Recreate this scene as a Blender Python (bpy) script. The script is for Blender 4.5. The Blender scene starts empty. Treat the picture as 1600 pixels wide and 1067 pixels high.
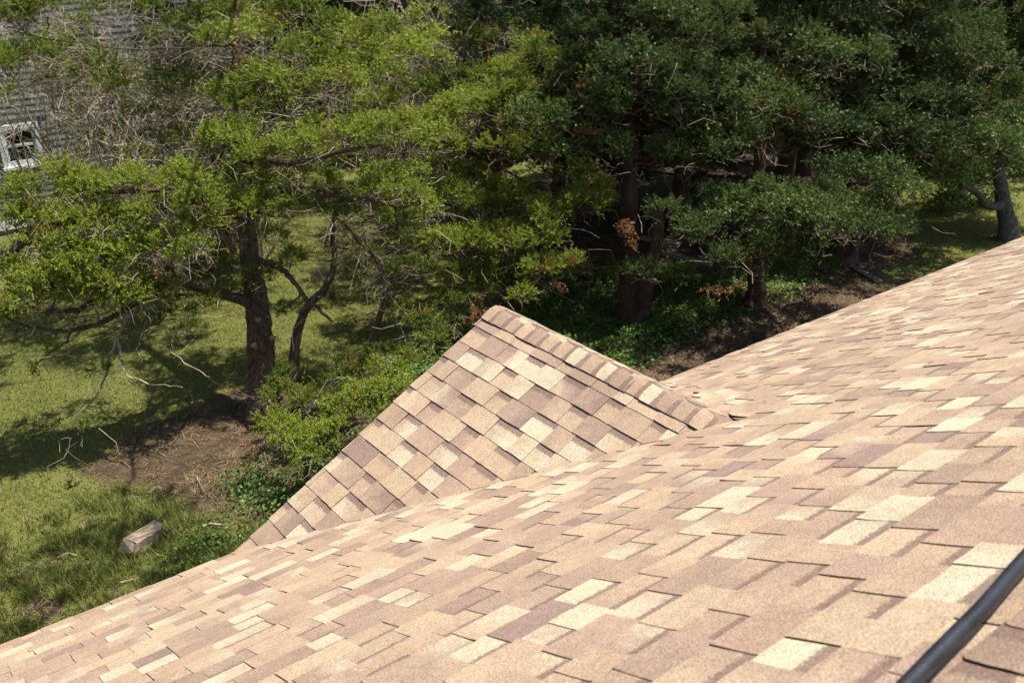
import bpy, math, random
import numpy as np
from mathutils import Matrix, Vector
rng = np.random.default_rng(11)
random.seed(5)
SC = bpy.context.scene
COL = SC.collection
PI = math.pi

# ------------------------------------------------------------------ camera
F = 1458.516                                   # focal length in pixels of the 1600 px wide photograph
RM = np.array([[0.7931632798904713, -0.6089188536892445, -0.0104805083448435],
               [-0.2576891608921873, -0.31996773318767047, -0.9117109992083149],
               [0.5518045920360488, 0.7258363998453923, -0.41069844517286597]])
CAM = np.array([-3.3055, -4.4848, 3.3020])
cd = bpy.data.cameras.new('camera')
cam = bpy.data.objects.new('camera', cd)
COL.objects.link(cam)
cam.matrix_world = Matrix(((RM[0][0], -RM[1][0], -RM[2][0], CAM[0]),
                           (RM[0][1], -RM[1][1], -RM[2][1], CAM[1]),
                           (RM[0][2], -RM[1][2], -RM[2][2], CAM[2]), (0, 0, 0, 1)))
cd.sensor_width = 36.0
cd.lens = F / 1600 * 36
cd.clip_end = 2000
cd.dof.use_dof = True
cd.dof.focus_distance = 6.3
cd.dof.aperture_fstop = 5.0
SC.camera = cam
SC.view_settings.view_transform = 'Standard'
SC.view_settings.look = 'None'
SC.view_settings.gamma = 1
SC.view_settings.exposure = 0.66
SC.render.resolution_x, SC.render.resolution_y = 1024, 682
SC.cycles.max_bounces = 8
SC.cycles.transparent_max_bounces = 4

# ------------------------------------------------------------------ sky and sun
SUN = np.array([0.30, -0.13, 0.945])
SUN = SUN / np.linalg.norm(SUN)
elev = math.asin(SUN[2])
az = math.atan2(SUN[0], SUN[1])
w = bpy.data.worlds.new('World')
SC.world = w
w.use_nodes = True
nt = w.node_tree
sky = nt.nodes.new('ShaderNodeTexSky')
sky.sky_type = 'NISHITA'
sky.sun_disc = False
sky.sun_elevation = elev
sky.sun_rotation = az
nt.links.new(sky.outputs[0], nt.nodes['Background'].inputs[0])
nt.nodes['Background'].inputs[1].default_value = 0.085
sl = bpy.data.lights.new('sun', 'SUN')
sl.energy = 5.0
sl.angle = math.radians(0.55)
sl.color = (1.0, 0.955, 0.88)
so = bpy.data.objects.new('sun', sl)
COL.objects.link(so)
so.rotation_euler = Vector(SUN).to_track_quat('Z', 'Y').to_euler()

# ------------------------------------------------------------------ dimensions
GZ = -2.6                                      # ground level (the eave is at z = 0)
PM, PG = math.radians(28.31), math.radians(28.6)
PR = math.radians(36.0)                        # far slope of the small gable
HG = 1.045                                     # gable ridge above the eave
EXP = 0.143                                    # shingle exposure
RIDGE_Y = -4.10
RIDGE_Z = -RIDGE_Y * math.tan(PM)
X0, X1 = -6.2, 10.4

def at(u, v, t):
    """point at depth t (metres along the view axis) seen at photo position u, v"""
    return CAM + t * (np.array([(u - 800) / F, (v - 533.5) / F, 1.0]) @ RM)

def atz(u, v, z=GZ):
    d = np.array([(u - 800) / F, (v - 533.5) / F, 1.0]) @ RM
    return CAM + d * ((z - CAM[2]) / d[2])

# ------------------------------------------------------------------ materials
def newmat(name):
    m = bpy.data.materials.new(name)
    m.use_nodes = True
    t = m.node_tree
    return m, t, t.nodes['Principled BSDF']

def N(t, kind, **kw):
    n = t.nodes.new(kind)
    for k, v in kw.items():
        setattr(n, k, v)
    return n

def val(t, sock, v):
    if isinstance(v, (int, float, tuple, list)):
        sock.default_value = v
    else:
        t.links.new(v, sock)

def mth(t, op, a, b=0.0, clamp=False):
    n = N(t, 'ShaderNodeMath', operation=op, use_clamp=clamp)
    val(t, n.inputs[0], a)
    val(t, n.inputs[1], b)
    return n.outputs[0]

def mixc(t, f, a, b, blend='MIX'):
    n = N(t, 'ShaderNodeMix', data_type='RGBA', blend_type=blend)
    val(t, n.inputs[0], f)
    val(t, n.inputs[6], a)
    val(t, n.inputs[7], b)
    return n.outputs[2]

def noise(t, scale, detail=3.0, vec=None, rough=0.55):
    n = N(t, 'ShaderNodeTexNoise')
    n.inputs['Scale'].default_value = scale
    n.inputs['Detail'].default_value = detail
    n.inputs['Roughness'].default_value = rough
    if vec is not None:
        t.links.new(vec, n.inputs['Vector'])
    return n.outputs['Fac']

def ramp(t, f, lo, hi, a=0.0, b=1.0):
    n = N(t, 'ShaderNodeMapRange', clamp=True)
    t.links.new(f, n.inputs[0])
    n.inputs[1].default_value = lo
    n.inputs[2].default_value = hi
    n.inputs[3].default_value = a
    n.inputs[4].default_value = b
    return n.outputs[0]

def bump(t, bsdf, h, strength, dist):
    n = N(t, 'ShaderNodeBump')
    n.inputs['Strength'].default_value = strength
    n.inputs['Distance'].default_value = dist
    t.links.new(h, n.inputs['Height'])
    t.links.new(n.outputs[0], bsdf.inputs['Normal'])

def rgb(c):
    return (c[0], c[1], c[2], 1.0)

def pos(t):
    return N(t, 'ShaderNodeNewGeometry').outputs['Position']

def objco(t):
    return N(t, 'ShaderNodeTexCoord').outputs['Object']

# shingles: two granule blends per piece, a printed band on the recessed pieces, granule speckle
def mat_shingle():
    m, t, b = newmat('shingle_granules')
    a1 = N(t, 'ShaderNodeAttribute', attribute_name='tint')
    a2 = N(t, 'ShaderNodeAttribute', attribute_name='tint_b')
    uv = N(t, 'ShaderNodeUVMap').outputs[0]
    sep = N(t, 'ShaderNodeSeparateXYZ')
    t.links.new(uv, sep.inputs[0])
    p = objco(t)
    big = noise(t, 9.0, 3.0, p)
    mid = noise(t, 60.0, 3.0, p)
    fine = noise(t, 120.0, 3.0, p)
    f = mth(t, 'ADD', mth(t, 'MULTIPLY', sep.outputs[0], 0.5), mth(t, 'MULTIPLY', big, 0.9))
    f = mth(t, 'ADD', f, mth(t, 'MULTIPLY', mid, 0.25))
    f = ramp(t, f, 0.66, 1.02)
    col = mixc(t, f, a1.outputs['Color'], a2.outputs['Color'])
    edge = mth(t, 'ADD', sep.outputs[1], mth(t, 'MULTIPLY', mth(t, 'SUBTRACT', fine, 0.5), 0.34))
    band = mth(t, 'MULTIPLY', ramp(t, edge, 0.71, 0.74), a1.outputs['Alpha'])
    col = mixc(t, mth(t, 'MULTIPLY', band, 0.85), col, rgb((0.190, 0.122, 0.099)))
    # granules: fine two-colour speckle
    g1 = noise(t, 300.0, 2.0, p, 0.7)
    g2 = noise(t, 900.0, 1.0, p)
    g3 = noise(t, 2.2, 3.0, p)
    sp = ramp(t, g1, 0.34, 0.66, 0.36, 1.58)
    col = mixc(t, 1.0, col, N_rgb(t, sp), 'MULTIPLY')
    sp2 = ramp(t, g2, 0.35, 0.65, 0.7, 1.28)
    col = mixc(t, 1.0, col, N_rgb(t, sp2), 'MULTIPLY')
    sp3 = mth(t, 'MULTIPLY', ramp(t, g3, 0.3, 0.7, 0.92, 1.08), ramp(t, noise(t, 24.0, 4.0, p), 0.3, 0.7, 0.92, 1.08))
    col = mixc(t, 1.0, col, N_rgb(t, sp3), 'MULTIPLY')
    t.links.new(col, b.inputs['Base Color'])
    b.inputs['Roughness'].default_value = 0.92
    b.inputs['Specular IOR Level'].default_value = 0.2
    bump(t, b, g1, 0.5, 0.002)
    return m

def N_rgb(t, s):
    n = N(t, 'ShaderNodeCombineColor')
    for i in range(3):
        t.links.new(s, n.inputs[i])
    return n.outputs[0]

def mat_plain(name, c, rough=0.7, spec=0.3, var=0.25, scale=6.0, bmp=0.0, bscale=60.0, stretch=None):
    m, t, b = newmat(name)
    p = objco(t)
    if stretch:
        mp = N(t, 'ShaderNodeMapping')
        mp.inputs['Scale'].default_value = stretch
        t.links.new(p, mp.inputs[0])
        p = mp.outputs[0]
    n = noise(t, scale, 5.0, p)
    col = mixc(t, ramp(t, n, 0.3, 0.7), rgb([x * (1 - var) for x in c]), rgb([x * (1 + var) for x in c]))
    t.links.new(col, b.inputs['Base Color'])
    b.inputs['Roughness'].default_value = rough
    b.inputs['Specular IOR Level'].default_value = spec
    if bmp:
        bump(t, b, noise(t, bscale, 4.0, p), bmp, 0.02)
    return m

def mat_leaf(name, dark, light, trans=0.3, rough=0.55, hue=None):
    """foliage: colour runs from dark to light by the per-vertex 'tint' value"""
    m, t, b = newmat(name)
    a = N(t, 'ShaderNodeAttribute', attribute_name='tint')
    sc = N(t, 'ShaderNodeSeparateColor')
    t.links.new(a.outputs['Color'], sc.inputs[0])
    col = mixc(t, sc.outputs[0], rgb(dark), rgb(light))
    if hue:
        col = mixc(t, sc.outputs[1], col, rgb(hue))
    t.links.new(col, b.inputs['Base Color'])
    b.inputs['Roughness'].default_value = rough
    b.inputs['Specular IOR Level'].default_value = 0.25
    tr = N(t, 'ShaderNodeBsdfTranslucent')
    t.links.new(col, tr.inputs[0])
    mx = N(t, 'ShaderNodeMixShader')
    mx.inputs[0].default_value = trans
    t.links.new(b.outputs[0], mx.inputs[1])
    t.links.new(tr.outputs[0], mx.inputs[2])
    t.links.new(mx.outputs[0], t.nodes['Material Output'].inputs[0])
    return m

def mat_bark(name, dark, light):
    m, t, b = newmat(name)
    p = objco(t)
    mp = N(t, 'ShaderNodeMapping')
    mp.inputs['Scale'].default_value = (14, 14, 2.2)
    t.links.new(p, mp.inputs[0])
    n1 = noise(t, 2.4, 6.0, mp.outputs[0], 0.65)
    n2 = noise(t, 1.7, 3.0, p)
    col = mixc(t, ramp(t, n1, 0.35, 0.68), rgb(dark), rgb(light))
    col = mixc(t, ramp(t, n2, 0.45, 0.7, 0, 0.5), col, rgb((0.19, 0.165, 0.135)))
    t.links.new(col, b.inputs['Base Color'])
    b.inputs['Roughness'].default_value = 0.9
    b.inputs['Specular IOR Level'].default_value = 0.15
    bump(t, b, n1, 0.9, 0.03)
    return m

def mat_ground():
    m, t, b = newmat('lawn_and_earth')
    p = pos(t)
    a = N(t, 'ShaderNodeAttribute', attribute_name='tint')
    sc = N(t, 'ShaderNodeSeparateColor')
    t.links.new(a.outputs['Color'], sc.inputs[0])
    n1 = noise(t, 3.0, 6.0, p, 0.65)
    n2 = noise(t, 26.0, 6.0, p, 0.7)
    n3 = noise(t, 0.6, 4.0, p)
    n4 = noise(t, 90.0, 4.0, p, 0.7)
    grass = mixc(t, ramp(t, n2, 0.3, 0.7), rgb((0.055, 0.075, 0.016)), rgb((0.20, 0.20, 0.055)))
    grass = mixc(t, ramp(t, n3, 0.4, 0.65, 0, 0.6), grass, rgb((0.19, 0.18, 0.05)))
    grass = mixc(t, ramp(t, n1, 0.55, 0.75, 0, 0.5), grass, rgb((0.17, 0.135, 0.07)))
    earth = mixc(t, ramp(t, n2, 0.3, 0.7), rgb((0.045, 0.03, 0.02)), rgb((0.17, 0.12, 0.075)))
    earth = mixc(t, ramp(t, n4, 0.5, 0.75, 0, 0.6), earth, rgb((0.27, 0.20, 0.11)))
    earth = mixc(t, ramp(t, n1, 0.42, 0.6, 0.75, 0), earth, rgb((0.055, 0.038, 0.024)))
    e = mth(t, 'ADD', sc.outputs[0], mth(t, 'MULTIPLY', mth(t, 'SUBTRACT', n1, 0.5), 0.9))
    col = mixc(t, ramp(t, e, 0.38, 0.62), grass, earth)
    t.links.new(col, b.inputs['Base Color'])
    b.inputs['Roughness'].default_value = 0.95
    b.inputs['Specular IOR Level'].default_value = 0.1
    bump(t, b, n2, 0.8, 0.05)
    return m

M = {}
M['shingle'] = mat_shingle()
M['asphalt_edge'] = mat_plain('asphalt_edge', (0.035, 0.024, 0.018), 0.9, 0.1)
M['bark'] = mat_bark('cedar_bark', (0.045, 0.026, 0.016), (0.19, 0.115, 0.075))
M['bark_red'] = mat_bark('red_cedar_bark', (0.04, 0.018, 0.011), (0.16, 0.075, 0.045))
M['bark_grey'] = mat_bark('grey_bark', (0.06, 0.055, 0.045), (0.2, 0.18, 0.15))
M['twig'] = mat_plain('dead_twig', (0.33, 0.265, 0.19), 0.9, 0.1, 0.45, 9.0)
M['twig_dark'] = mat_plain('live_twig', (0.105, 0.075, 0.05), 0.9, 0.1, 0.4, 9.0)
M['fol_yellow'] = mat_leaf('cedar_foliage_yellow_green', (0.048, 0.085, 0.011), (0.345, 0.405, 0.055), 0.42, hue=(0.23, 0.10, 0.03))
M['fol_dark'] = mat_leaf('cedar_foliage_dark_green', (0.022, 0.046, 0.015), (0.14, 0.195, 0.046), 0.32, hue=(0.22, 0.085, 0.03))
M['fol_mid'] = mat_leaf('cedar_foliage_mid_green', (0.024, 0.052, 0.013), (0.14, 0.20, 0.038), 0.32, hue=(0.2, 0.09, 0.03))
M['dead'] = mat_leaf('dead_cedar_spray', (0.20, 0.085, 0.03), (0.36, 0.19, 0.085), 0.2, 0.8)
M['ivy'] = mat_leaf('ground_cover_leaf', (0.035, 0.075, 0.016), (0.17, 0.30, 0.055), 0.3, 0.4)
M['grass'] = mat_leaf('grass_blade', (0.040, 0.080, 0.012), (0.36, 0.37, 0.095), 0.36, 0.6, hue=(0.34, 0.26, 0.13))
M['straw'] = mat_leaf('dry_needle_litter', (0.09, 0.055, 0.03), (0.36, 0.25, 0.14), 0.1, 0.9)
M['broad'] = mat_leaf('broad_leaf', (0.05, 0.10, 0.02), (0.20, 0.30, 0.06), 0.35, 0.5)
M['ground'] = mat_ground()
M['wood'] = mat_plain('weathered_wood', (0.30, 0.235, 0.165), 0.9, 0.1, 0.5, 5.0, 0.5, 20.0, (1.5, 9, 9))
M['wood_grey'] = mat_plain('grey_board', (0.15, 0.14, 0.12), 0.9, 0.1, 0.35, 5.0, 0.4, 20.0, (1.2, 9, 9))
M['cut'] = mat_plain('cut_branch_face', (0.27, 0.18, 0.115), 0.8, 0.2, 0.2, 30.0)
M['cedar'] = mat_plain('cedar_siding_grey', (0.27, 0.255, 0.24), 0.9, 0.1, 0.3, 8.0, 0.3, 14.0, (14, 14, 1.5))
M['cedar_b'] = mat_plain('cedar_siding_light', (0.36, 0.345, 0.325), 0.9, 0.1, 0.25, 8.0, 0.3, 14.0, (14, 14, 1.5))
M['cedar_c'] = mat_plain('cedar_siding_brown', (0.20, 0.18, 0.16), 0.9, 0.1, 0.3, 8.0, 0.3, 14.0, (14, 14, 1.5))
M['white'] = mat_plain('white_paint', (0.78, 0.79, 0.80), 0.5, 0.4, 0.04, 3.0)
M['rubber'] = mat_plain('black_rubber', (0.016, 0.017, 0.021), 0.42, 0.5, 0.45, 14.0, 0.15, 90.0)
M['deck'] = mat_plain('roof_deck', (0.10, 0.075, 0.06), 0.9, 0.1)
gm, gt, gb = newmat('window_glass')
gb.inputs['Base Color'].default_value = (0.01, 0.012, 0.012, 1)
gb.inputs['Roughness'].default_value = 0.08
M['glass'] = gm

# ------------------------------------------------------------------ mesh helpers
def mesh_from(name, V, faces, mats, tint=None, matidx=None, smooth=False):
    """V (n,3); faces: list of integer arrays (k, 3 or 4)"""
    me = bpy.data.meshes.new(name)
    V = np.asarray(V, dtype=np.float32)
    faces = [np.asarray(f, dtype=np.int32) for f in faces if len(f)]
    nl = sum(f.size for f in faces)
    npoly = sum(len(f) for f in faces)
    me.vertices.add(len(V))
    me.vertices.foreach_set('co', V.ravel())
    me.loops.add(nl)
    me.loops.foreach_set('vertex_index', np.concatenate([f.ravel() for f in faces]))
    me.polygons.add(npoly)
    tot = np.concatenate([np.full(len(f), f.shape[1], np.int32) for f in faces])
    st = np.concatenate([[0], np.cumsum(tot)[:-1]]).astype(np.int32)
    me.polygons.foreach_set('loop_start', st)
    me.polygons.foreach_set('loop_total', tot)
    if matidx is not None:
        me.polygons.foreach_set('material_index', np.asarray(matidx, np.int32))
    me.polygons.foreach_set('use_smooth', np.full(npoly, smooth, dtype=bool))
    for m in (mats if isinstance(mats, (list, tuple)) else [mats]):
        me.materials.append(m)
    if tint is not None:
        a = me.color_attributes.new('tint', 'FLOAT_COLOR', 'POINT')
        tint = np.asarray(tint, np.float32)
        if tint.ndim == 1:
            tint = np.stack([tint, np.zeros_like(tint), np.zeros_like(tint), np.ones_like(tint)], 1)
        a.data.foreach_set('color', tint.ravel())
    me.update(calc_edges=True)
    me.validate()
    return me

def obj(name, me, parent=None, loc=None, kind=None):
    o = bpy.data.objects.new(name, me)
    COL.objects.link(o)
    if parent is not None:
        o.parent = parent
    if loc is not None:
        o.location = [float(c) for c in loc]
    if kind:
        o['kind'] = kind
    return o

def thing(name, label, cat, loc, group=None):
    o = obj(name, None, None, loc)
    o['label'] = label
    o['category'] = cat
    if group:
        o['group'] = group
    return o

class MB:
    """collects quads, tris, colours"""
    def __init__(s):
        s.v, s.q, s.t, s.c, s.n = [], [], [], [], 0
    def add(s, V, quads=None, tris=None, tint=None):
        V = np.asarray(V, float).reshape(-1, 3)
        s.v.append(V)
        if quads is not None and len(quads):
            s.q.append(np.asarray(quads, np.int64).reshape(-1, 4) + s.n)
        if tris is not None and len(tris):
            s.t.append(np.asarray(tris, np.int64).reshape(-1, 3) + s.n)
        if tint is None:
            tint = np.zeros((len(V), 4))
        s.c.append(tint)
        s.n += len(V)
    def mesh(s, name, mat, smooth=False, origin=None):
        V = np.concatenate(s.v)
        if origin is not None:
            V = V - np.asarray(origin)
        fs = []
        if s.q: fs.append(np.concatenate(s.q))
        if s.t: fs.append(np.concatenate(s.t))
        return mesh_from(name, V, fs, mat, np.concatenate(s.c), None, smooth)

def box_mesh(name, lo, hi, mat, bevel=0.0):
    lo, hi = np.array(lo, float), np.array(hi, float)
    V = np.array([[x, y, z] for x in (lo[0], hi[0]) for y in (lo[1], hi[1]) for z in (lo[2], hi[2])])
    q = [(0, 1, 3, 2), (4, 6, 7, 5), (0, 4, 5, 1), (2, 3, 7, 6), (0, 2, 6, 4), (1, 5, 7, 3)]
    return mesh_from(name, V, [np.array(q)], mat)

def frames(P):
    T = np.gradient(P, axis=0)
    T /= np.linalg.norm(T, axis=1)[:, None] + 1e-9
    ref = np.array([0.3, 0.5, 0.8]) if abs(T[0] @ np.array([0.3, 0.5, 0.8])) < 0.9 else np.array([1.0, 0, 0])
    A = np.cross(T, ref)
    A /= np.linalg.norm(A, axis=1)[:, None] + 1e-9
    B = np.cross(T, A)
    return A, B

def tube(P, R, ns=8, rough=0.0, flute=0):
    P = np.asarray(P, float)
    R = np.asarray(R, float)
    A, B = frames(P)
    th = np.arange(ns) * 2 * PI / ns
    rr = np.ones((len(P), ns))
    if rough:
        base = rng.normal(0, rough, ns)
        rr += base[None, :] * 0.8 + rng.normal(0, rough * 0.6, (len(P), ns))
    V = P[:, None, :] + (R[:, None] * rr)[..., None] * (np.cos(th)[None, :, None] * A[:, None, :] + np.sin(th)[None, :, None] * B[:, None, :])
    V = V.reshape(-1, 3)
    i = np.arange(len(P) - 1)[:, None] * ns
    j = np.arange(ns)[None, :]
    k = (j + 1) % ns
    q = np.stack([i + j, i + k, i + ns + k, i + ns + j], -1).reshape(-1, 4)
    V = np.vstack([V, P[-1] + (P[-1] - P[-2]) * 0.02, P[0]])
    n = len(V)
    e = (len(P) - 1) * ns
    jj = np.arange(ns)
    tr = np.concatenate([np.stack([e + jj, e + (jj + 1) % ns, np.full(ns, n - 2)], 1),
                         np.stack([(jj + 1) % ns, jj, np.full(ns, n - 1)], 1)])
    return V, q, tr

def smooth_path(pts, n=5, wob=0.0):
    """Catmull-Rom through pts, n samples per piece"""
    P = np.asarray(pts, float)
    Q = np.vstack([2 * P[0] - P[1], P, 2 * P[-1] - P[-2]])
    out = []
    for i in range(len(P) - 1):
        a, b, c, d = Q[i:i + 4]
        for s in np.arange(n) / n:
            out.append(0.5 * (2 * b + (c - a) * s + (2 * a - 5 * b + 4 * c - d) * s * s + (3 * b - a - 3 * c + d) * s ** 3))
    out.append(P[-1])
    out = np.array(out)
    if wob:
        k = rng.normal(0, wob, out.shape)
        k[0] = 0
        out += k
    return out

def twigs(mb, P0, P1, r0, r1, bend=0.12, jit=0.03, segs=3, ns=3):
    """many thin branches at once: P0, P1 (n,3)"""
    P0 = np.asarray(P0, float)
    P1 = np.asarray(P1, float)
    n = len(P0)
    if n == 0:
        return np.zeros((0, segs + 1, 3))
    L = np.linalg.norm(P1 - P0, axis=1)
    s = np.linspace(0, 1, segs + 1)
    P = P0[:, None] + (P1 - P0)[:, None] * s[None, :, None]
    bd = rng.normal(0, 1, (n, 3)) * (bend * L)[:, None]
    P += bd[:, None] * (4 * s * (1 - s))[None, :, None]
    k = rng.normal(0, 1, P.shape) * (jit * L)[:, None, None]
    k[:, 0] = 0
    P += k
    T = (P1 - P0) / (L[:, None] + 1e-9)
    A = np.cross(T, rng.normal(0, 1, (n, 3)))
    A /= np.linalg.norm(A, axis=1)[:, None] + 1e-9
    B = np.cross(T, A)
    th = np.arange(ns) * 2 * PI / ns
    r0 = np.broadcast_to(r0, (n,))
    r1 = np.broadcast_to(r1, (n,))
    R = r0[:, None] + (r1 - r0)[:, None] * s[None]
    V = P[:, :, None] + R[..., None, None] * (np.cos(th)[None, None, :, None] * A[:, None, None] + np.sin(th)[None, None, :, None] * B[:, None, None])
    b = np.arange(n)[:, None, None] * (segs + 1) * ns
    i = np.arange(segs)[None, :, None] * ns
    j = np.arange(ns)[None, None, :]
    kk = (j + 1) % ns
    q = np.stack([b + i + j, b + i + kk, b + i + ns + kk, b + i + ns + j], -1).reshape(-1, 4)
    mb.add(V.reshape(-1, 3), q)
    return P

# ------------------------------------------------------------------ the roof pieces
PALETTE = np.array([[0.515, 0.415, 0.280],   # cream
                    [0.405, 0.277, 0.184],   # peach tan
                    [0.345, 0.231, 0.164],   # pink brown
                    [0.282, 0.186, 0.143],   # mauve brown
                    [0.440, 0.312, 0.202]])  # straw
PALETTE = PALETTE * np.array([0.955, 0.985, 1.005])   # less orange
WEIGHT = np.array([0.16, 0.31, 0.25, 0.06, 0.22])

def pick():
    c = PALETTE[rng.choice(5, p=WEIGHT)] * rng.normal(1, 0.04)
    return c * (1 + rng.normal(0, 0.012) * np.array([0.5, 0, -1]))

def piece(origin, U, D, NN, ulo, uhi, d0, exp_, raised, lim, lift=0.0, extra=0.30):
    """one shingle piece on the plane (origin, U along the course, D up the slope, NN normal)"""
    H = 0.0060 * rng.normal(1, 0.04) + lift
    step = (0.0029 * rng.normal(1, 0.12)) if raised else 0.0
    vs = np.array([0.0, 0.3, 0.65, 1.0, 1.0 + extra])
    sag = rng.normal(0.0012, 0.0008)
    hs = H * (1 - vs / 1.14) + step * (1 - 0.25 * vs) - sag * np.sin(PI * np.clip(vs, 0, 1))
    hs[-1] = 0.0005
    wav = rng.normal(0, 0.0006, 3)
    but = rng.normal(0, 0.0012, 3)
    rows, us = [], []
    slant = rng.normal(0, 0.0025)
    for k, v in enumerate(vs):
        d = min(d0 + v * exp_, DMAX)
        lo, hi = lim(d)
        a, b = np.clip([ulo + slant * v, uhi + slant * v], lo, hi)
        cs = [a, (a + b) / 2, b]
        us.append(b - a)
        for i, c in enumerate(cs):
            h = hs[k] + (wav[i] * (1 - v) if k < 3 else 0)
            dd = d + (but[i] if k == 0 else 0)
            rows.append(origin + U * c + D * dd + NN * h)
    if max(us[:4]) < 0.012:
        return None
    top = np.array(rows)
    nr = len(vs)
    ring = [0, 1, 2] + [3 * k + 2 for k in range(1, nr)] + [3 * (nr - 1) + 1, 3 * (nr - 1)] + [3 * k for k in range(nr - 2, 0, -1)]
    low = top[ring] - NN * (np.array([((top[r] - origin) @ NN) for r in ring]) + 0.002)[:, None]
    V = np.vstack([top, low])
    q, mi = [], []
    for k in range(nr - 1):
        for i in range(2):
            a = 3 * k + i
            q.append((a, a + 1, a + 4, a + 3)); mi.append(0)
    n = len(ring)
    for j in range(n):
        a, b = ring[j], ring[(j + 1) % n]
        q.append((b, a, 15 + j, 15 + (j + 1) % n)); mi.append(1)
    uv = np.array([[i / 2, v] for v in vs for i in range(3)])
    uv = np.vstack([uv, np.zeros((n, 2))])
    ca, cb = pick(), pick()
    if rng.random() < 0.35: cb = ca * rng.normal(1, 0.07)
    else: cb = ca * 0.35 + cb * 0.65
    band = 0.0 if raised else (1.0 if rng.random() < 0.92 else 0.35)
    return dict(V=V, q=np.array(q), mi=np.array(mi), uv=uv, ca=ca, cb=cb, band=band, c=top.mean(0))

def finish(name, pcs, parent, kind=None):
    """one object from a list of pieces"""
    if not pcs:
        return None
    V, Q, MI, UV, CA, CB = [], [], [], [], [], []
    n = 0
    for p in pcs:
        V.append(p['V']); Q.append(p['q'] + n); MI.append(p['mi']); UV.append(p['uv'])
        k = len(p['V'])
        CA.append(np.tile(np.append(p['ca'], p['band']), (k, 1)))
        CB.append(np.tile(np.append(p['cb'], 1.0), (k, 1)))
        n += k
    V, Q, UV = np.vstack(V), np.vstack(Q), np.vstack(UV)
    me = mesh_from(name, V, [Q], [M['shingle'], M['asphalt_edge']], np.vstack(CA), np.concatenate(MI))
    a = me.color_attributes.new('tint_b', 'FLOAT_COLOR', 'POINT')
    a.data.foreach_set('color', np.vstack(CB).astype(np.float32).ravel())
    u = me.uv_layers.new(name='UVMap')
    u.data.foreach_set('uv', UV[Q.ravel()].astype(np.float32).ravel())
    return obj(name, me, parent, None, kind)

def course(out, origin, U, D, NN, ulo, uhi, d0, lim, liftf=None, exp_=EXP):
    u = ulo - rng.random() * 0.3
    raised = rng.random() < 0.5
    while u < uhi:
        wd = rng.uniform(0.10, 0.25) if raised else rng.uniform(0.09, 0.21)
        lift = liftf(u + wd / 2, d0) if liftf else 0.0
        p = piece(origin, U, D, NN, max(u, ulo), min(u + wd, uhi), d0, exp_, raised, lim, lift)
        if p: out.append(p)
        u += wd
        raised = not raised

def px_area(p):
    q = (p['V'][[0, 2, 11, 9]] - CAM) @ RM.T
    if (q[:, 2] < 0.2).any(): return 0.0
    a = np.stack([q[:, 0] / q[:, 2] * F + 800, q[:, 1] / q[:, 2] * F + 533.5], 1)
    c = a.mean(0)
    if not (-40 < c[0] < 1640 and 300 < c[1] < 1110): return 0.0
    x, y = a[:, 0], a[:, 1]
    return 0.5 * abs(np.dot(x, np.roll(y, 1)) - np.dot(y, np.roll(x, 1)))

# house
house = thing('house', 'house with blended tan and cream asphalt shingle roof and a small cross gable', 'house', (0, 0, GZ))
HL = np.array([0, 0, -GZ])                       # house children are placed relative to its base

ORI = np.array([0.0, 0.0, 0.0])
UX, UY = np.array([1.0, 0, 0]), np.array([0, 1.0, 0])
D_MAIN = np.array([0, -math.cos(PM), math.sin(PM)])
N_MAIN = np.array([0, math.sin(PM), math.cos(PM)])
D_BACK = np.array([0, math.cos(PM), math.sin(PM)])
N_BACK = np.array([0, -math.sin(PM), math.cos(PM)])
SLOPE = -RIDGE_Y / math.cos(PM)
d_apex = HG / math.sin(PM)

def halfw(d, p_=None):
    return max(0.0, (HG - d * math.sin(PM)) / math.tan(p_ or PG))

DMAX = SLOPE - 0.004                             # no piece runs past the ridge
main_pcs = []
for k in range(int(SLOPE / EXP) + 1):
    d0 = -0.018 + k * EXP
    if d0 > SLOPE - 0.05: break
    if d0 + EXP * 0.3 < d_apex:
        course(main_pcs, ORI, UX, D_MAIN, N_MAIN, X0, 0.0, d0, lambda d: (X0, -halfw(d) + 0.012 * math.sin(d * 9)))
        course(main_pcs, ORI, UX, D_MAIN, N_MAIN, 0.0, X1, d0, lambda d: (halfw(d, PR), X1),
               lambda u, d: 0.020 * rng.uniform(0.5, 1.2) if (u - halfw(d) < 0.22 and d > 0.9) else 0.0)
    else:
        course(main_pcs, ORI, UX, D_MAIN, N_MAIN, X0, X1, d0, lambda d: (X0, X1))

# gable slopes: s runs down from the ridge
GO = np.array([0, 0, HG])
D_GL = np.array([math.cos(PG), 0, math.sin(PG)])
N_GL = np.array([-math.sin(PG), 0, math.cos(PG)])
D_GR = np.array([-math.cos(PR), 0, math.sin(PR)])
N_GR = np.array([math.sin(PR), 0, math.cos(PR)])
gl_pcs, gr_pcs = [], []
DMAX = -0.004
S0 = 0.2035
for k in range(15):
    s = S0 + k * EXP
    e = 0.018 + rng.normal(0, 0.003)
    lim = lambda d, e=e: (-(HG + d * math.sin(PG)) / math.tan(PM) - 0.02, e)
    course(gl_pcs, GO, UY, D_GL, N_GL, -2.1, e, -s, lim)
    if s < HG / math.sin(PR) + 0.03:
        course(gr_pcs, GO, UY, D_GR, N_GR, -2.1, e, -s, lambda d, e=e: (-(HG + d * math.sin(PR)) / math.tan(PM) - 0.02, e))
course(gl_pcs, GO, UY, D_GL, N_GL, -2.0, 0.02, -0.115, lambda d: (-1.94, 0.015), None, 0.09)

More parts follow.
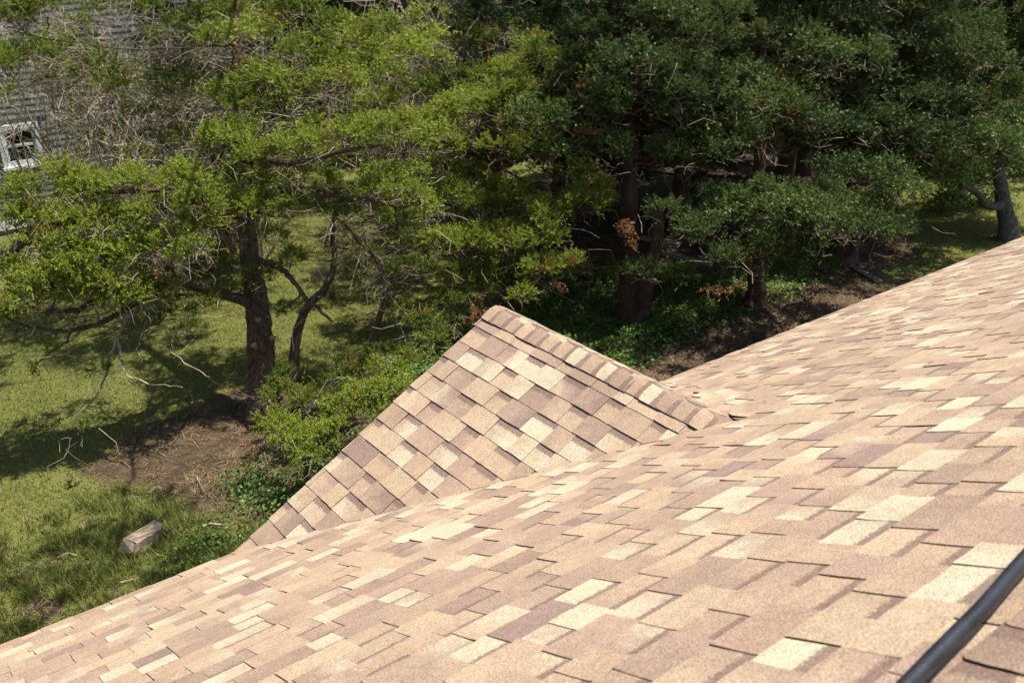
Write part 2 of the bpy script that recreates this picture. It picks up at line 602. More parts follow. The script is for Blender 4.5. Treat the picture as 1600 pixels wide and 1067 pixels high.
rank = sorted([(px_area(p), 0, i) for i, p in enumerate(main_pcs)] + [(px_area(p), 1, i) for i, p in enumerate(gl_pcs)], reverse=True)
single = {(a, i) for _, a, i in rank[:300]}
main_roof = obj('main_roof', None, house, HL)
gable_roof = obj('gable_roof', None, house, HL)
for i, p in enumerate(main_pcs):
    if (0, i) in single: finish('shingle', [p], main_roof)
for i, p in enumerate(gl_pcs):
    if (1, i) in single: finish('shingle', [p], gable_roof)
back_pcs = []
DMAX = SLOPE - 0.004
BO = np.array([0, 2 * RIDGE_Y, 0])
for k in range(int(SLOPE / EXP) + 1):
    d0 = -0.018 + k * EXP
    if d0 > SLOPE - 0.05: break
    if d0 < SLOPE - 1.3: continue
    course(back_pcs, BO, -UX, D_BACK, N_BACK, -3.0, 5.5, d0, lambda d: (-3.0, 5.5))
rest = [p for i, p in enumerate(main_pcs) if (0, i) not in single] + [p for i, p in enumerate(gl_pcs) if (1, i) not in single] + gr_pcs + back_pcs
sf = finish('shingle_field', rest, house, 'stuff')
sf.location = HL

def cap(kind, a0, length, cola=None):
    """ridge cap piece; a0 = position of the butt end along the ridge, running away from it"""
    ws = np.array([-0.145, -0.135, -0.09, -0.05, -0.02, 0.0, 0.02, 0.05, 0.09, 0.135, 0.145])
    vs = np.array([0, 0.12, 0.5, 1.0, 1.25])
    rr = 0.045
    tw = rng.normal(0, 0.002)
    V = []
    pitch = PG if kind == 'gable' else PM
    tp = math.tan(pitch)
    for v in vs:
        h = 0.005 * (1 - v / 1.5) + 0.002 + (rng.normal(0, 0.0008) if v < 1 else 0)
        for w_ in ws:
            x = w_ * math.cos(pitch)
            z = -(math.tan(PR) if kind == 'gable' and w_ > 0 else tp) * (math.sqrt(x * x + rr * rr) - rr * 0.55) + h
            inset = 0.016 * (abs(w_) / 0.145) ** 10 if v == 0 else 0.0
            al = a0 + (v * length + inset)
            if kind == 'gable':
                V.append((x + tw, 0.028 - al, HG + z))
            else:
                V.append((al, RIDGE_Y + x + tw, RIDGE_Z + z))
    V = np.array(V)
    nw = len(ws)
    q, mi = [], []
    for i in range(len(vs) - 1):
        for j in range(nw - 1):
            a = i * nw + j
            q.append((a, a + 1, a + nw + 1, a + nw) if kind != 'gable' else (a + nw, a + nw + 1, a + 1, a)); mi.append(0)
    n0 = len(V)
    ring = list(range(nw)) + [nw * i + nw - 1 for i in range(1, len(vs))]
    ring2 = [nw * i for i in range(len(vs))]
    low = V.copy() - np.array([0, 0, 0.009])
    for rg_ in (ring, ring2):
        b0 = n0
        V = np.vstack([V, low[rg_]])
        for j in range(len(rg_) - 1):
            q.append((rg_[j], rg_[j + 1], b0 + j + 1, b0 + j)); mi.append(1)
        n0 += len(rg_)
    uv = np.zeros((len(V), 2))
    uv[:len(vs) * nw] = [[j / (nw - 1), v] for v in vs for j in range(nw)]
    ca = pick() if cola is None else cola
    return dict(V=V, q=np.array(q), mi=np.array(mi), uv=uv, ca=ca, cb=ca * rng.normal(1, 0.06), band=1.0, c=V.mean(0))

a = 0.0
ncap = 0
while a < 1.98:
    e = 0.118 + rng.normal(0, 0.006)
    o = finish('ridge_cap', [cap('gable', a, e, PALETTE[0] * 0.97 if ncap in (7, 9, 12) else PALETTE[[1, 2, 1, 4, 2, 1][ncap % 6]] * rng.normal(0.95, 0.03))], gable_roof)
    a += e
    ncap += 1
ridge_caps = []
a = X0
while a < X1:
    e = 0.135 + rng.normal(0, 0.006)
    p = cap('main', a, e, PALETTE[int(rng.choice([1, 2, 2, 3, 1]))] * rng.normal(0.9, 0.04))
    if -2.9 < a < 0.5: finish('ridge_cap', [p], main_roof)
    else: ridge_caps.append(p)
    a += e
o = finish('ridge_cap_row', ridge_caps, house, 'stuff')
o.location = HL

# deck, walls, trim of the house (the roof shingles sit on the deck)
def prism_mesh(name, poly, axis, lo, hi, mat):
    """poly: 2D points (a, z); axis 'x' or 'y' extrudes along that axis"""
    n = len(poly)
    V = []
    for e in (lo, hi):
        for a_, z_ in poly:
            V.append((e, a_, z_) if axis == 'x' else (a_, e, z_))
    q = [[i, (i + 1) % n, n + (i + 1) % n, n + i] for i in range(n)]
    me = bpy.data.meshes.new(name)
    me.from_pydata(V, [], q + [list(range(n))[::-1], list(range(n, 2 * n))])
    me.materials.append(mat)
    return me
tt = 0.02
yb = 2 * RIDGE_Y
obj('roof_deck', prism_mesh('roof_deck', [(-0.02, -0.012), (RIDGE_Y, RIDGE_Z - 0.006), (yb + 0.02, -0.012), (yb + 0.02, -0.10), (RIDGE_Y, RIDGE_Z - 0.16), (-0.02, -0.10)], 'x', X0 + 0.02, X1 - 0.02, M['deck']), house, HL)
hw0 = HG / math.tan(PG)
hw1 = HG / math.tan(PR)
obj('gable_deck', prism_mesh('gable_deck', [(-hw0, -0.004), (0, HG - 0.006), (hw1, -0.004), (hw1, -0.08), (-hw0, -0.08)], 'y', -1.9, -0.02, M['deck']), house, HL)
obj('wall', box_mesh('wall', (X0 + 0.35, yb + 0.3, GZ), (X1 - 0.35, -0.3, -0.08), M['cedar']), house, HL)
obj('gable_wall', prism_mesh('gable_wall', [(-hw0 + 0.1, -0.1), (0, HG - 0.1), (hw1 - 0.1, -0.1)], 'y', -0.3, -0.06, M['cedar']), house, HL)
obj('fascia', box_mesh('fascia', (X0 + 0.03, -0.018, -0.16), (X1 - 0.03, 0.0, -0.022), M['white']), house, HL)
for hwx in (-hw0, hw1):
    obj('rake_board', prism_mesh('rake_board', [(hwx, -0.03), (0, HG - 0.03), (0, HG - 0.15), (hwx, -0.15)], 'y', -0.018, 0.004, M['white']), house, HL)
obj('soffit', box_mesh('soffit', (X0 + 0.03, -0.3, -0.14), (X1 - 0.03, -0.02, -0.125), M['white']), house, HL)

# the black hose on the ridge
off = 0.044
def on_main(u, v, h):
    d = np.array([(u - 800) / F, (v - 533.5) / F, 1.0]) @ RM
    t_ = -(N_MAIN @ CAM - h) / (N_MAIN @ d)
    return CAM + t_ * d
pA, pB = on_main(1422, 1065, off), on_main(1606, 868, off)
dirc = (pB - pA) / np.linalg.norm(pB - pA)
hp = [pA - dirc * 3.2 + np.array([0, 0.05, -0.02]), pA - dirc * 1.2 + np.array([0, .012, 0]), pA, pA + dirc * 0.28 + N_MAIN * 0.004 - UY * 0.006, pB, pB + dirc * 0.5 + UY * -0.004, pB + UX * 2.4 + UY * 0.02 - np.array([0, 0, 0.01]), pB + UX * 5 + UY * 0.0]
P = smooth_path(hp, 14)
h_off = (P @ N_MAIN)
P += N_MAIN[None] * np.clip(off - h_off, -0.004, 0.01)[:, None]
V, q, tr = tube(P, np.full(len(P), 0.0145), 14)
mb = MB(); mb.add(V, q, tr)
hose = obj('hose', mb.mesh('hose', M['rubber'], True, P[0]), None, P[0])
hose['label'] = 'thin black rubber hose lying along the shingled roof ridge'
hose['category'] = 'hose'

# ------------------------------------------------------------------ ground
def fbm(x, y, s, seed):
    r = np.random.default_rng(seed)
    o = np.zeros_like(x)
    for k in range(5):
        a_, b_, c_, d_ = r.normal(0, 1, 4)
        fx = s * 2 ** (k * 0.8)
        o += np.sin(fx * (x * a_ + y * b_) + c_ * 5) * np.cos(fx * (x * -b_ + y * a_) * 1.3 + d_ * 5) / 1.5 ** k
    return o / 2.2

def poly_mask(x, y, pts, soft):
    """signed distance style mask of a polygon given in world coordinates: 1 inside, fading over soft"""
    pts = np.asarray(pts, float)
    ins = np.zeros(x.shape, bool)
    dmin = np.full(x.shape, 1e9)
    n = len(pts)
    for i in range(n):
        (xa, ya), (xb, yb_) = pts[i], pts[(i + 1) % n]
        c = ((ya > y) != (yb_ > y)) & (x < (xb - xa) * (y - ya) / (yb_ - ya + 1e-12) + xa)
        ins ^= c
        dx, dy = xb - xa, yb_ - ya
        tt_ = np.clip(((x - xa) * dx + (y - ya) * dy) / (dx * dx + dy * dy), 0, 1)
        dmin = np.minimum(dmin, np.hypot(x - xa - tt_ * dx, y - ya - tt_ * dy))
    sd = np.where(ins, dmin, -dmin)
    return np.clip(sd / soft + 0.5, 0, 1)

def gp(*pxs):
    return [tuple(atz(u, v)[:2]) for u, v in pxs]

EARTH = [gp((110, 745), (230, 665), (330, 615), (420, 600), (520, 620), (640, 560), (760, 520), (640, 640), (520, 760), (440, 830), (330, 800), (230, 760)),
         gp((620, 700), (850, 560), (1000, 520), (1150, 460), (1330, 380), (1420, 372), (1440, 395), (1330, 440), (1480, 430), (1250, 640), (900, 760)),
         gp((840, 470), (830, 330), (870, 200), (1300, 190), (1420, 250), (1400, 330), (1400, 375), (1150, 440))]
IVY = [gp((830, 460), (930, 410), (1080, 440), (1230, 410), (1300, 420), (1230, 470), (1100, 515), (1030, 560), (960, 585), (880, 560), (800, 520)),
       gp((520, 590), (640, 560), (760, 500), (830, 470), (830, 520), (700, 620), (560, 720), (450, 810), (360, 800), (370, 720), (430, 690))]

def earth_f(x, y):
    m = np.zeros_like(x)
    for e in EARTH:
        m = np.maximum(m, poly_mask(x, y, e, 0.7))
    # worn patches in the lawn near the house
    n = fbm(x, y, 1.7, 3)
    near = np.clip((5.6 - y) / 1.5, 0, 1) * np.clip((2.5 - x) / 1.0, 0, 1)
    m = np.maximum(m, np.clip((n - 0.12) * 2.4, 0, 0.85) * near)
    return np.clip(m + 0.25 * (n > 0.5) * (m > 0.05), 0, 1)

def ivy_f(x, y):
    m = np.zeros_like(x)
    for e in IVY:
        m = np.maximum(m, poly_mask(x, y, e, 0.5))
    return np.clip(m + 0.35 * fbm(x, y, 2.2, 9), 0, 1) * (m > 0.02)

def ground_z(x, y):
    f = np.clip((y - 1.0) / 2.0, 0, 1)
    return GZ + f * (0.05 * fbm(x, y, 0.5, 21) + 0.02 * fbm(x, y, 2.4, 22))

xs = np.concatenate([[-500, -200, -90, -50, -30, -20, -14], np.arange(-10, 24, 0.16), [26, 30, 36, 46, 60, 90, 200, 500]])
ys = np.concatenate([[-500, -200, -90, -40, -20, -12, -8, -4, -1.5], np.arange(0, 22, 0.16), [24, 27, 31, 36, 45, 60, 90, 200, 500]])
XX, YY = np.meshgrid(xs, ys)
ZZ = ground_z(XX, YY)
idx = np.arange(XX.size).reshape(XX.shape)
q = np.stack([idx[:-1, :-1], idx[:-1, 1:], idx[1:, 1:], idx[1:, :-1]], -1).reshape(-1, 4)
ef = earth_f(XX, YY)
ef[(YY > 26) | (XX > 30)] = 0.5
ground = obj('ground', mesh_from('ground', np.stack([XX, YY, ZZ], -1).reshape(-1, 3), [q], M['ground'], ef.ravel(), None, True))
ground['kind'] = 'structure'

# visible ground only: points whose projection falls in the picture (with a margin for a step to the side)
def in_view(P_, mx=160, my=120):
    q_ = (P_ - CAM) @ RM.T
    ok = q_[:, 2] > 0.5
    u = q_[:, 0] / np.where(ok, q_[:, 2], 1) * F + 800
    v = q_[:, 1] / np.where(ok, q_[:, 2], 1) * F + 533.5
    return ok & (u > -mx) & (u < 1600 + mx) & (v > -my) & (v < 1067 + my)

def blades(mb, P_, h, wd, lean, tint):
    """thin upright triangles with a bent tip"""
    n = len(P_)
    a_ = rng.random(n) * 2 * PI
    side = np.stack([np.cos(a_), np.sin(a_), np.zeros(n)], 1) * (wd / 2)[:, None]
    ld = rng.random(n) * 2 * PI
    ln = np.stack([np.cos(ld), np.sin(ld), np.zeros(n)], 1) * (h * lean * rng.random(n))[:, None]
    tip = P_ + ln + np.array([0, 0, 1]) * h[:, None]
    V = np.stack([P_ - side, P_ + side, tip], 1).reshape(-1, 3)
    t3 = np.arange(3 * n).reshape(n, 3)
    mb.add(V, None, t3, np.repeat(tint, 3, 0))

def tint4(t_, h_=None):
    t_ = np.clip(t_, 0, 1)
    return np.stack([t_, np.zeros_like(t_) if h_ is None else h_, np.zeros_like(t_), np.ones_like(t_)], 1)

# grass
n = 340000
gx = np.where(rng.random(n) < 0.82, rng.uniform(-5, 5, n), rng.uniform(5, 18, n))
gy = 1.2 + 15 * rng.random(n) ** 1.35
gv = np.stack([gx, gy, ground_z(gx, gy)], 1)
e = earth_f(gx, gy)
dens = (1 - e) ** 1.5 * np.clip(0.75 + 0.5 * fbm(gx, gy, 2.6, 5), 0.15, 1) * np.clip(10.0 / (np.abs(gy) + 2), 0.4, 1)
near = np.clip((6.0 - gy) / 2.0, 0, 1)
k = (rng.random(n) < dens + 0.03) & in_view(gv, 100, 60)
gv, gx, gy, near = gv[k], gx[k], gy[k], near[k]
tuft = fbm(gx, gy, 3.1, 6)
h = (0.036 + 0.055 * near * np.clip(0.6 + tuft, 0.15, 1.6)) * rng.uniform(0.6, 1.5, len(gv))
tn = 0.68 + 0.24 * fbm(gx, gy, 0.9, 7) + 0.20 * fbm(gx, gy, 4.0, 8) - 0.28 * near + rng.normal(0, 0.24, len(gv))  # greener near the house, the darker tint also standing in for shade there
hu = (rng.random(len(gv)) < 0.20 * (1 - near) + 0.06) * rng.uniform(0.3, 0.9, len(gv))
mb = MB()
blades(mb, gv, h, 0.010 + 0.006 * rng.random(len(gv)), 1.3, tint4(tn, hu))
# taller tufts close to the house
m = 2600
tx = rng.uniform(-4.5, 1.5, m); ty = rng.uniform(1.6, 5.6, m)
ok = (earth_f(tx, ty) < 0.35) & (fbm(tx, ty, 1.9, 12) > -0.25) & in_view(np.stack([tx, ty, np.full(m, GZ)], 1), 60, 40)
tx, ty = np.repeat(tx[ok], 16), np.repeat(ty[ok], 16)
tp_ = np.repeat(rng.uniform(0.2, 0.85, ok.sum()), 16)
px_ = tx + rng.normal(0, 0.035, len(tx)); py_ = ty + rng.normal(0, 0.035, len(ty))
blades(mb, np.stack([px_, py_, ground_z(px_, py_)], 1), rng.uniform(0.06, 0.16, len(px_)), rng.uniform(0.008, 0.013, len(px_)), 1.2, tint4(tp_ + rng.normal(0, 0.12, len(tx)), np.zeros(len(tx))))
grass = obj('grass', mb.mesh('grass', M['grass']), None, None, 'stuff')
grass['label'] = 'short mown grass growing over the yard'
grass['category'] = 'grass'
print('grass', len(gv))

# needle litter on the bare earth
n = 230000
gx = rng.uniform(-3, 12, n); gy = rng.uniform(2.0, 9, n)
e = earth_f(gx, gy)
lv = np.stack([gx, gy, ground_z(gx, gy) + 0.004], 1)
k = (rng.random(n) < e * np.clip(0.35 + fbm(gx, gy, 2.0, 31), 0.04, 1)) & in_view(lv, 60, 40)
lv = lv[k]
n = len(lv)
a_ = rng.random(n) * 2 * PI
L = rng.uniform(0.04, 0.2, n)
dr = np.stack([np.cos(a_), np.sin(a_), rng.normal(0.05, 0.16, n)], 1)
sd = np.stack([-np.sin(a_), np.cos(a_), np.zeros(n)], 1) * rng.uniform(0.002, 0.0065, n)[:, None]
V = np.stack([lv - sd, lv + sd, lv + dr * L[:, None] + np.array([0, 0, .012])], 1).reshape(-1, 3)
mb = MB(); mb.add(V, None, np.arange(3 * n).reshape(n, 3), np.repeat(tint4(rng.random(n) ** 1.4), 3, 0))
lit = obj('needle_litter', mb.mesh('needle_litter', M['straw']), None, None, 'stuff')
lit['label'] = 'dry brown cedar needles and straw scattered on bare earth'
lit['category'] = 'litter'

# leaf kites used by ground cover and bushes
def leaves(mb, P_, nrm, size, tint, asp=0.75):
    n = len(P_)
    nrm = nrm / (np.linalg.norm(nrm, axis=1)[:, None] + 1e-9)
    a_ = np.cross(nrm, rng.normal(0, 1, (n, 3)))
    a_ /= np.linalg.norm(a_, axis=1)[:, None] + 1e-9
    b_ = np.cross(nrm, a_)
    s_ = size[:, None]
    base = P_ - a_ * s_ * 0.5
    tip = P_ + a_ * s_ * 0.5 - nrm * s_ * 0.12
    l_ = P_ - a_ * s_ * 0.08 + b_ * s_ * 0.5 * asp - nrm * s_ * 0.1
    r_ = P_ - a_ * s_ * 0.08 - b_ * s_ * 0.5 * asp - nrm * s_ * 0.1
    V = np.stack([base, l_, tip, r_], 1).reshape(-1, 3)
    i = np.arange(n) * 4
    t3 = np.concatenate([np.stack([i, i + 2, i + 1], 1), np.stack([i, i + 3, i + 2], 1)])
    mb.add(V, None, t3, np.repeat(tint, 4, 0))

n = 250000
gx = rng.uniform(-2, 14, n); gy = rng.uniform(2.5, 11, n)
f = ivy_f(gx, gy)
left_ = np.clip((3.0 - gx) / 1.0, 0, 1)
f = f * (1 - 0.55 * left_)
hh = np.clip(f, 0, 1) * (0.06 + 0.22 * np.clip(fbm(gx, gy, 1.6, 41) + 0.4, 0, 1.4))
iv = np.stack([gx, gy, ground_z(gx, gy) + hh * rng.uniform(0.35, 1.0, n) + 0.01], 1)
k = (rng.random(n) < f ** 1.2 * 0.8) & in_view(iv, 60, 40)
iv, gx, gy = iv[k], gx[k], gy[k]
n = len(iv)
mb = MB()
leaves(mb, iv, np.stack([rng.normal(0, 0.45, n), rng.normal(0, 0.45, n), np.ones(n)], 1), rng.uniform(0.028, 0.06, n), tint4(0.55 + 0.3 * fbm(gx, gy, 2.5, 43) + rng.normal(0, 0.2, n)))
gc = obj('ground_cover', mb.mesh('ground_cover', M['ivy']), None, None, 'stuff')
gc['label'] = 'dark leafy ivy ground cover spreading beneath the cedar trees'
gc['category'] = 'ground cover'
print('ivy', n)

# ------------------------------------------------------------------ cedar foliage
def make_tuft(nspray, nfing, seed, up=0.55):
    """cedar tuft template, unit size about 1: list of fingers as kites -> (V (k,4,3), level (k))"""
    r = np.random.default_rng(seed)
    K, lev = [], []
    for s in range(nspray):
        d = r.normal(0, 1, 3)
        d[2] = abs(d[2]) * 0.9 + up * 0.5
        d /= np.linalg.norm(d)
        L = r.uniform(0.65, 1.1)
        b0 = r.normal(0, 0.12, 3)
        bendv = np.array([0, 0, r.uniform(0.05, 0.3)])
        pv = np.cross(d, r.normal(0, 1, 3)); pv /= np.linalg.norm(pv)
        qv = np.cross(d, pv)
        for k in range(nfing):
            t_ = 0.18 + 0.82 * (k + r.random() * 0.6) / nfing
            p0 = b0 + d * L * t_ + bendv * t_ * t_
            ang = r.random() * 2 * PI
            sidev = math.cos(ang) * pv + math.sin(ang) * qv * 0.8
            fd = d * r.uniform(0.0, 0.75) + sidev * r.uniform(0.5, 1.1) * (1.15 - 0.4 * t_) + np.array([0, 0, 0.22])
            fd /= np.linalg.norm(fd)
            fl = r.uniform(0.13, 0.25) * (1.1 - 0.2 * t_)
            wv = np.cross(fd, r.normal(0, 1, 3)); wv /= np.linalg.norm(wv)
            fw = r.uniform(0.048, 0.074)
            fold = np.cross(fd, wv) * fw * 0.6
            K.append([p0, p0 + fd * fl * 0.5 + wv * fw + fold, p0 + fd * fl, p0 + fd * fl * 0.5 - wv * fw + fold])
            lev.append(t_)
    return np.array(K), np.array(lev)

TUFTS = [make_tuft(9, 13, 100 + i) for i in range(7)]
TUFTS_LO = [make_tuft(7, 9, 200 + i) for i in range(5)]
for K_ in TUFTS_LO: K_[0][:, 1:4:2] = K_[0][:, 1:4:2] * 1.0

def bake_tufts(mb, C_, size, tint, hue=None, lo=False, dirs=None):
    """tufts at C_ (n,3) with a radius each"""
    T_ = TUFTS_LO if lo else TUFTS
    n = len(C_)
    which = rng.integers(0, len(T_), n)
    for w_ in range(len(T_)):
        ii = np.nonzero(which == w_)[0]
        if not len(ii): continue
        K_, lev = T_[w_]
        if lo:
            hw_ = (K_[:, 1] - K_[:, 3]) * 0.70
            ax_ = (K_[:, 2] - K_[:, 0]) * 0.35
            K_ = np.stack([K_[:, 0] + hw_ + ax_, K_[:, 2] + ax_ * 1.2, K_[:, 0] - hw_ + ax_], 1)
        a_ = rng.random(len(ii)) * 2 * PI
        c_, s_ = np.cos(a_), np.sin(a_)
        R_ = np.zeros((len(ii), 3, 3))
        R_[:, 0, 0] = c_; R_[:, 0, 1] = -s_; R_[:, 1, 0] = s_; R_[:, 1, 1] = c_; R_[:, 2, 2] = 1
        # lean each tuft outward
        if dirs is not None:
            z = dirs[ii] + rng.normal(0, 0.25, (len(ii), 3))
            z /= np.linalg.norm(z, axis=1)[:, None]
            x = np.cross(np.array([0.1, 1, 0.05])[None], z); x /= np.linalg.norm(x, axis=1)[:, None]
            y = np.cross(z, x)
            R_ = np.stack([x, y, z], 2) @ R_
        V = np.einsum('nij,kfj->nkfi', R_, K_) * size[ii][:, None, None, None] + C_[ii][:, None, None]
        nn, kk = V.shape[:2]
        nv = V.shape[2]
        i = (np.arange(nn * kk) * nv)
        t3 = np.stack([i, i + 1, i + 2], 1) if nv == 3 else np.concatenate([np.stack([i, i + 1, i + 2], 1), np.stack([i, i + 2, i + 3], 1)])
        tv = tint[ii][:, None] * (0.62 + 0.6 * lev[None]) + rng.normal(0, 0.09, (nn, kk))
        hv = np.zeros((nn, kk)) if hue is None else np.broadcast_to(hue[ii][:, None], (nn, kk)).copy()
        tc = np.stack([np.clip(tv, 0, 1), hv, np.zeros_like(tv), np.ones_like(tv)], -1).reshape(-1, 4)
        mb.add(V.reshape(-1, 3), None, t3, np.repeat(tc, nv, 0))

class Cedar:
    def __init__(s, name, label, base, group, foliage, bark):
        s.base = np.array(base, float)
        s.root = thing(name, label, 'tree', base, group)
        s.fol, s.bark = foliage, bark
        s.leaf, s.dead, s.tw, s.dk = MB(), MB(), MB(), MB()
        s.pts = []
    def branch(s, pts, r0, r1, name='limb', ns=7, rough=0.1, n=5, wob=0.0, power=1.0, mat=None):
        P_ = smooth_path(pts, n, wob)
        t_ = np.linspace(0, 1, len(P_))
        R_ = r0 + (r1 - r0) * t_ ** power
        V, q_, tr_ = tube(P_, R_, ns, rough)
        mb = MB(); mb.add(V, q_, tr_)
        o = obj(name, mb.mesh(name, mat or s.bark, True, s.base), s.root)
        for p_, r_ in zip(P_, R_): s.pts.append((*p_, r_))
        return o
    def nearest(s, c, lower=True):
        A = np.array(s.pts)
        d = np.linalg.norm((A[:, :3] - c) * np.array([1, 1, 0.8]), axis=1) + 0.35 * np.clip(A[:, 2] - c[2], 0, 9)
        return A[np.argmin(d + rng.normal(0, 0.05, len(d)))]
    def pad(s, c, r, dens=1.0, tint=0.6, size=0.17, lo=False, hue=0.04, limb=True, deadtw=4):
        """foliage pad: flattened ellipsoid of tufts on a side limb"""
        c, r = np.asarray(c, float), np.asarray(r, float)
        n = max(3, int(dens * 88 * (r[0] * r[1] + 0.6 * r[2] * (r[0] + r[1])) / (size / 0.17) ** 2))
        d = rng.normal(0, 1, (n, 3))
        d /= np.linalg.norm(d, axis=1)[:, None]
        d[:, 2] = np.where(d[:, 2] < -0.35, -d[:, 2] * 0.7, d[:, 2])
        rad = rng.random(n) ** 0.45
        T_ = c + d * rad[:, None] * r
        # lumpy: pull tufts towards a few centres
        m = max(2, n // 9)
        cen = T_[rng.integers(0, n, m)]
        near = cen[np.argmin(((T_[:, None] - cen[None]) ** 2).sum(-1), 1)]
        T_ = T_ * 0.72 + near * 0.28
        sz = size * rng.uniform(0.7, 1.2, n)
        out = d * np.array([1, 1, 0.6]) + np.array([0, 0, 0.75])
        out /= np.linalg.norm(out, axis=1)[:, None]
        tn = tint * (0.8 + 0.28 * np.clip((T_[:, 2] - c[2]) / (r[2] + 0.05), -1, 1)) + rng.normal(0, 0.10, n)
        hu = np.where(rng.random(n) < hue, rng.uniform(0.3, 0.9, n), 0.0)
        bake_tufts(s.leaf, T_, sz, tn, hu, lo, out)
        a_ = s.nearest(c)
        root = c - np.array([0, 0, r[2] * 0.5])
        dist = np.linalg.norm(root - a_[:3])
        if limb and dist > 0.15:
            mid = (a_[:3] + root) / 2 + rng.normal(0, 0.08, 3) * dist + np.array([0, 0, -0.06 * dist])
            r0 = min(a_[3] * 0.6, 0.012 + 0.013 * dist)
            s.branch([a_[:3], mid, root], r0, 0.009, 'limb', 5, 0.08, 5, 0.012)
        k = rng.random(n) < (0.18 if lo else 0.4)
        P0 = root + (c - root) * rng.random((n, 1)) * 0.5 + (T_ - c) * np.array([1, 1, 0.3]) * rng.uniform(0.1, 0.5, (n, 1))
        twigs(s.dk, P0[k], T_[k], 0.007, 0.003, 0.10, 0.05, 3)
        if deadtw:
            m = int(deadtw * (r[0] + r[1]) * 5)
            p0 = c + rng.normal(0, 0.5, (m, 3)) * r * np.array([1, 1, 0.6]) - np.array([0, 0, r[2] * 0.4])
            dd = rng.normal(0, 1, (m, 3)) * np.array([1, 1, 0.55]) + np.array([0, 0, -0.15])
            L_ = rng.uniform(0.12, 0.5, m)
            p1 = p0 + dd / np.linalg.norm(dd, axis=1)[:, None] * L_[:, None]
            twigs(s.tw, p0, p1, 0.0042, 0.0018, 0.16, 0.06, 3)
            m2 = m // 2
            twigs(s.tw, ((p0 + p1) / 2)[:m2], ((p0 + p1) / 2)[:m2] + rng.normal(0, 0.09, (m2, 3)), 0.003, 0.0015, 0.1, 0.05, 2)
    def deadspray(s, c, size=0.16, n=4):
        C_ = np.asarray(c) + rng.normal(0, size * 0.5, (n, 3))
        dr = rng.normal(0, 0.5, (n, 3)) + np.array([0, 0, -0.6])
        bake_tufts(s.dead, C_, np.full(n, size), rng.uniform(0.3, 1, n), None, True, dr)
    def random_crown(s, z0, z1, rad, nl, axis_r=0.10, dens=0.8, tint=0.5, lo=True, size=0.21, taper=0.9, azr=None, deadtw=3, hue=0.02, top=True, trunk=None):
        for i in range(nl):
            f_ = (i + rng.random()) / nl
            z = z0 + (z1 - z0) * f_
            rr = rad * (1 - taper * f_ ** 1.6) * rng.uniform(0.7, 1.12)
            az_ = rng.uniform(-4.1, 0.9) if azr is None else rng.uniform(*azr)
            ax = s.axis(z)
            dr = np.array([math.cos(az_), math.sin(az_), 0])
            rise = rng.uniform(0.0, 0.45) * rr
            p1 = ax + dr * rr + np.array([0, 0, rise])
            pm_ = ax + dr * rr * 0.5 + np.array([0, 0, rise * 0.2]) + rng.normal(0, 0.1, 3)
            s.branch([ax, pm_, p1], 0.02 + 0.014 * rr, 0.010, 'limb', 5, 0.08, 4, 0.015)
            for tpos in ([0.5, 0.8, 1.05] if rr > 1.0 else [0.7, 1.0]):
                c = ax + (p1 - ax) * tpos + rng.normal(0, 0.16, 3)
                r_ = rng.uniform(0.30, 0.62) * (0.75 + 0.25 * min(rr, 2.0))
                s.pad(c, (r_, r_, r_ * rng.uniform(0.4, 0.7)), dens, tint * rng.uniform(0.55, 1.35), size, lo, hue, False, deadtw)
    def axis(s, z):
        A = s.trunk_path
        i = np.argmin(abs(A[:, 2] - z))
        return A[i].copy()
    def trunk(s, pts, r0, r1, ns=14, rough=0.09, power=0.8):
        P_ = smooth_path(pts, 7, 0.006)
        # flare at the foot
        t_ = np.linspace(0, 1, len(P_))
        R_ = r0 + (r1 - r0) * t_ ** power
        hgt = P_[:, 2] - P_[0, 2]
        R_ = R_ * (1 + 0.35 * np.exp(-hgt / 0.25))
        V, q_, tr_ = tube(P_, R_, ns, rough)
        mb = MB(); mb.add(V, q_, tr_)
        s.trunk_obj = obj('trunk', mb.mesh('trunk', s.bark, True, s.base), s.root)
        s.trunk_path = P_
        for p_, r_ in zip(P_, R_): s.pts.append((*p_, r_))
    def close(s):
        if s.leaf.n: obj('crown', s.leaf.mesh('crown', s.fol, False, s.base), s.root, None, 'stuff')
        if s.dead.n: obj('dead_spray', s.dead.mesh('dead_spray', M['dead'], False, s.base), s.root, None, 'stuff')
        if s.tw.n: obj('dead_twigs', s.tw.mesh('dead_twigs', M['twig'], False, s.base), s.root, None, 'stuff')
        if s.dk.n: obj('twigs', s.dk.mesh('twigs', M['twig_dark'], False, s.base), s.root, None, 'stuff')
        return s.root

def pads(tree, lst, dens=1.0, tint=0.62, size=0.15, hue=0.03, deadtw=4, flat=1.0, lo=False):
    for u, v, rx, ry, t_ in lst:
        c = at(u, v, t_)
        a_ = rx * t_ / F
        tree.pad(c, (a_, a_ * 0.85, ry * t_ / F * flat), dens, tint * rng.uniform(0.88, 1.1), size, lo, hue, True, deadtw)

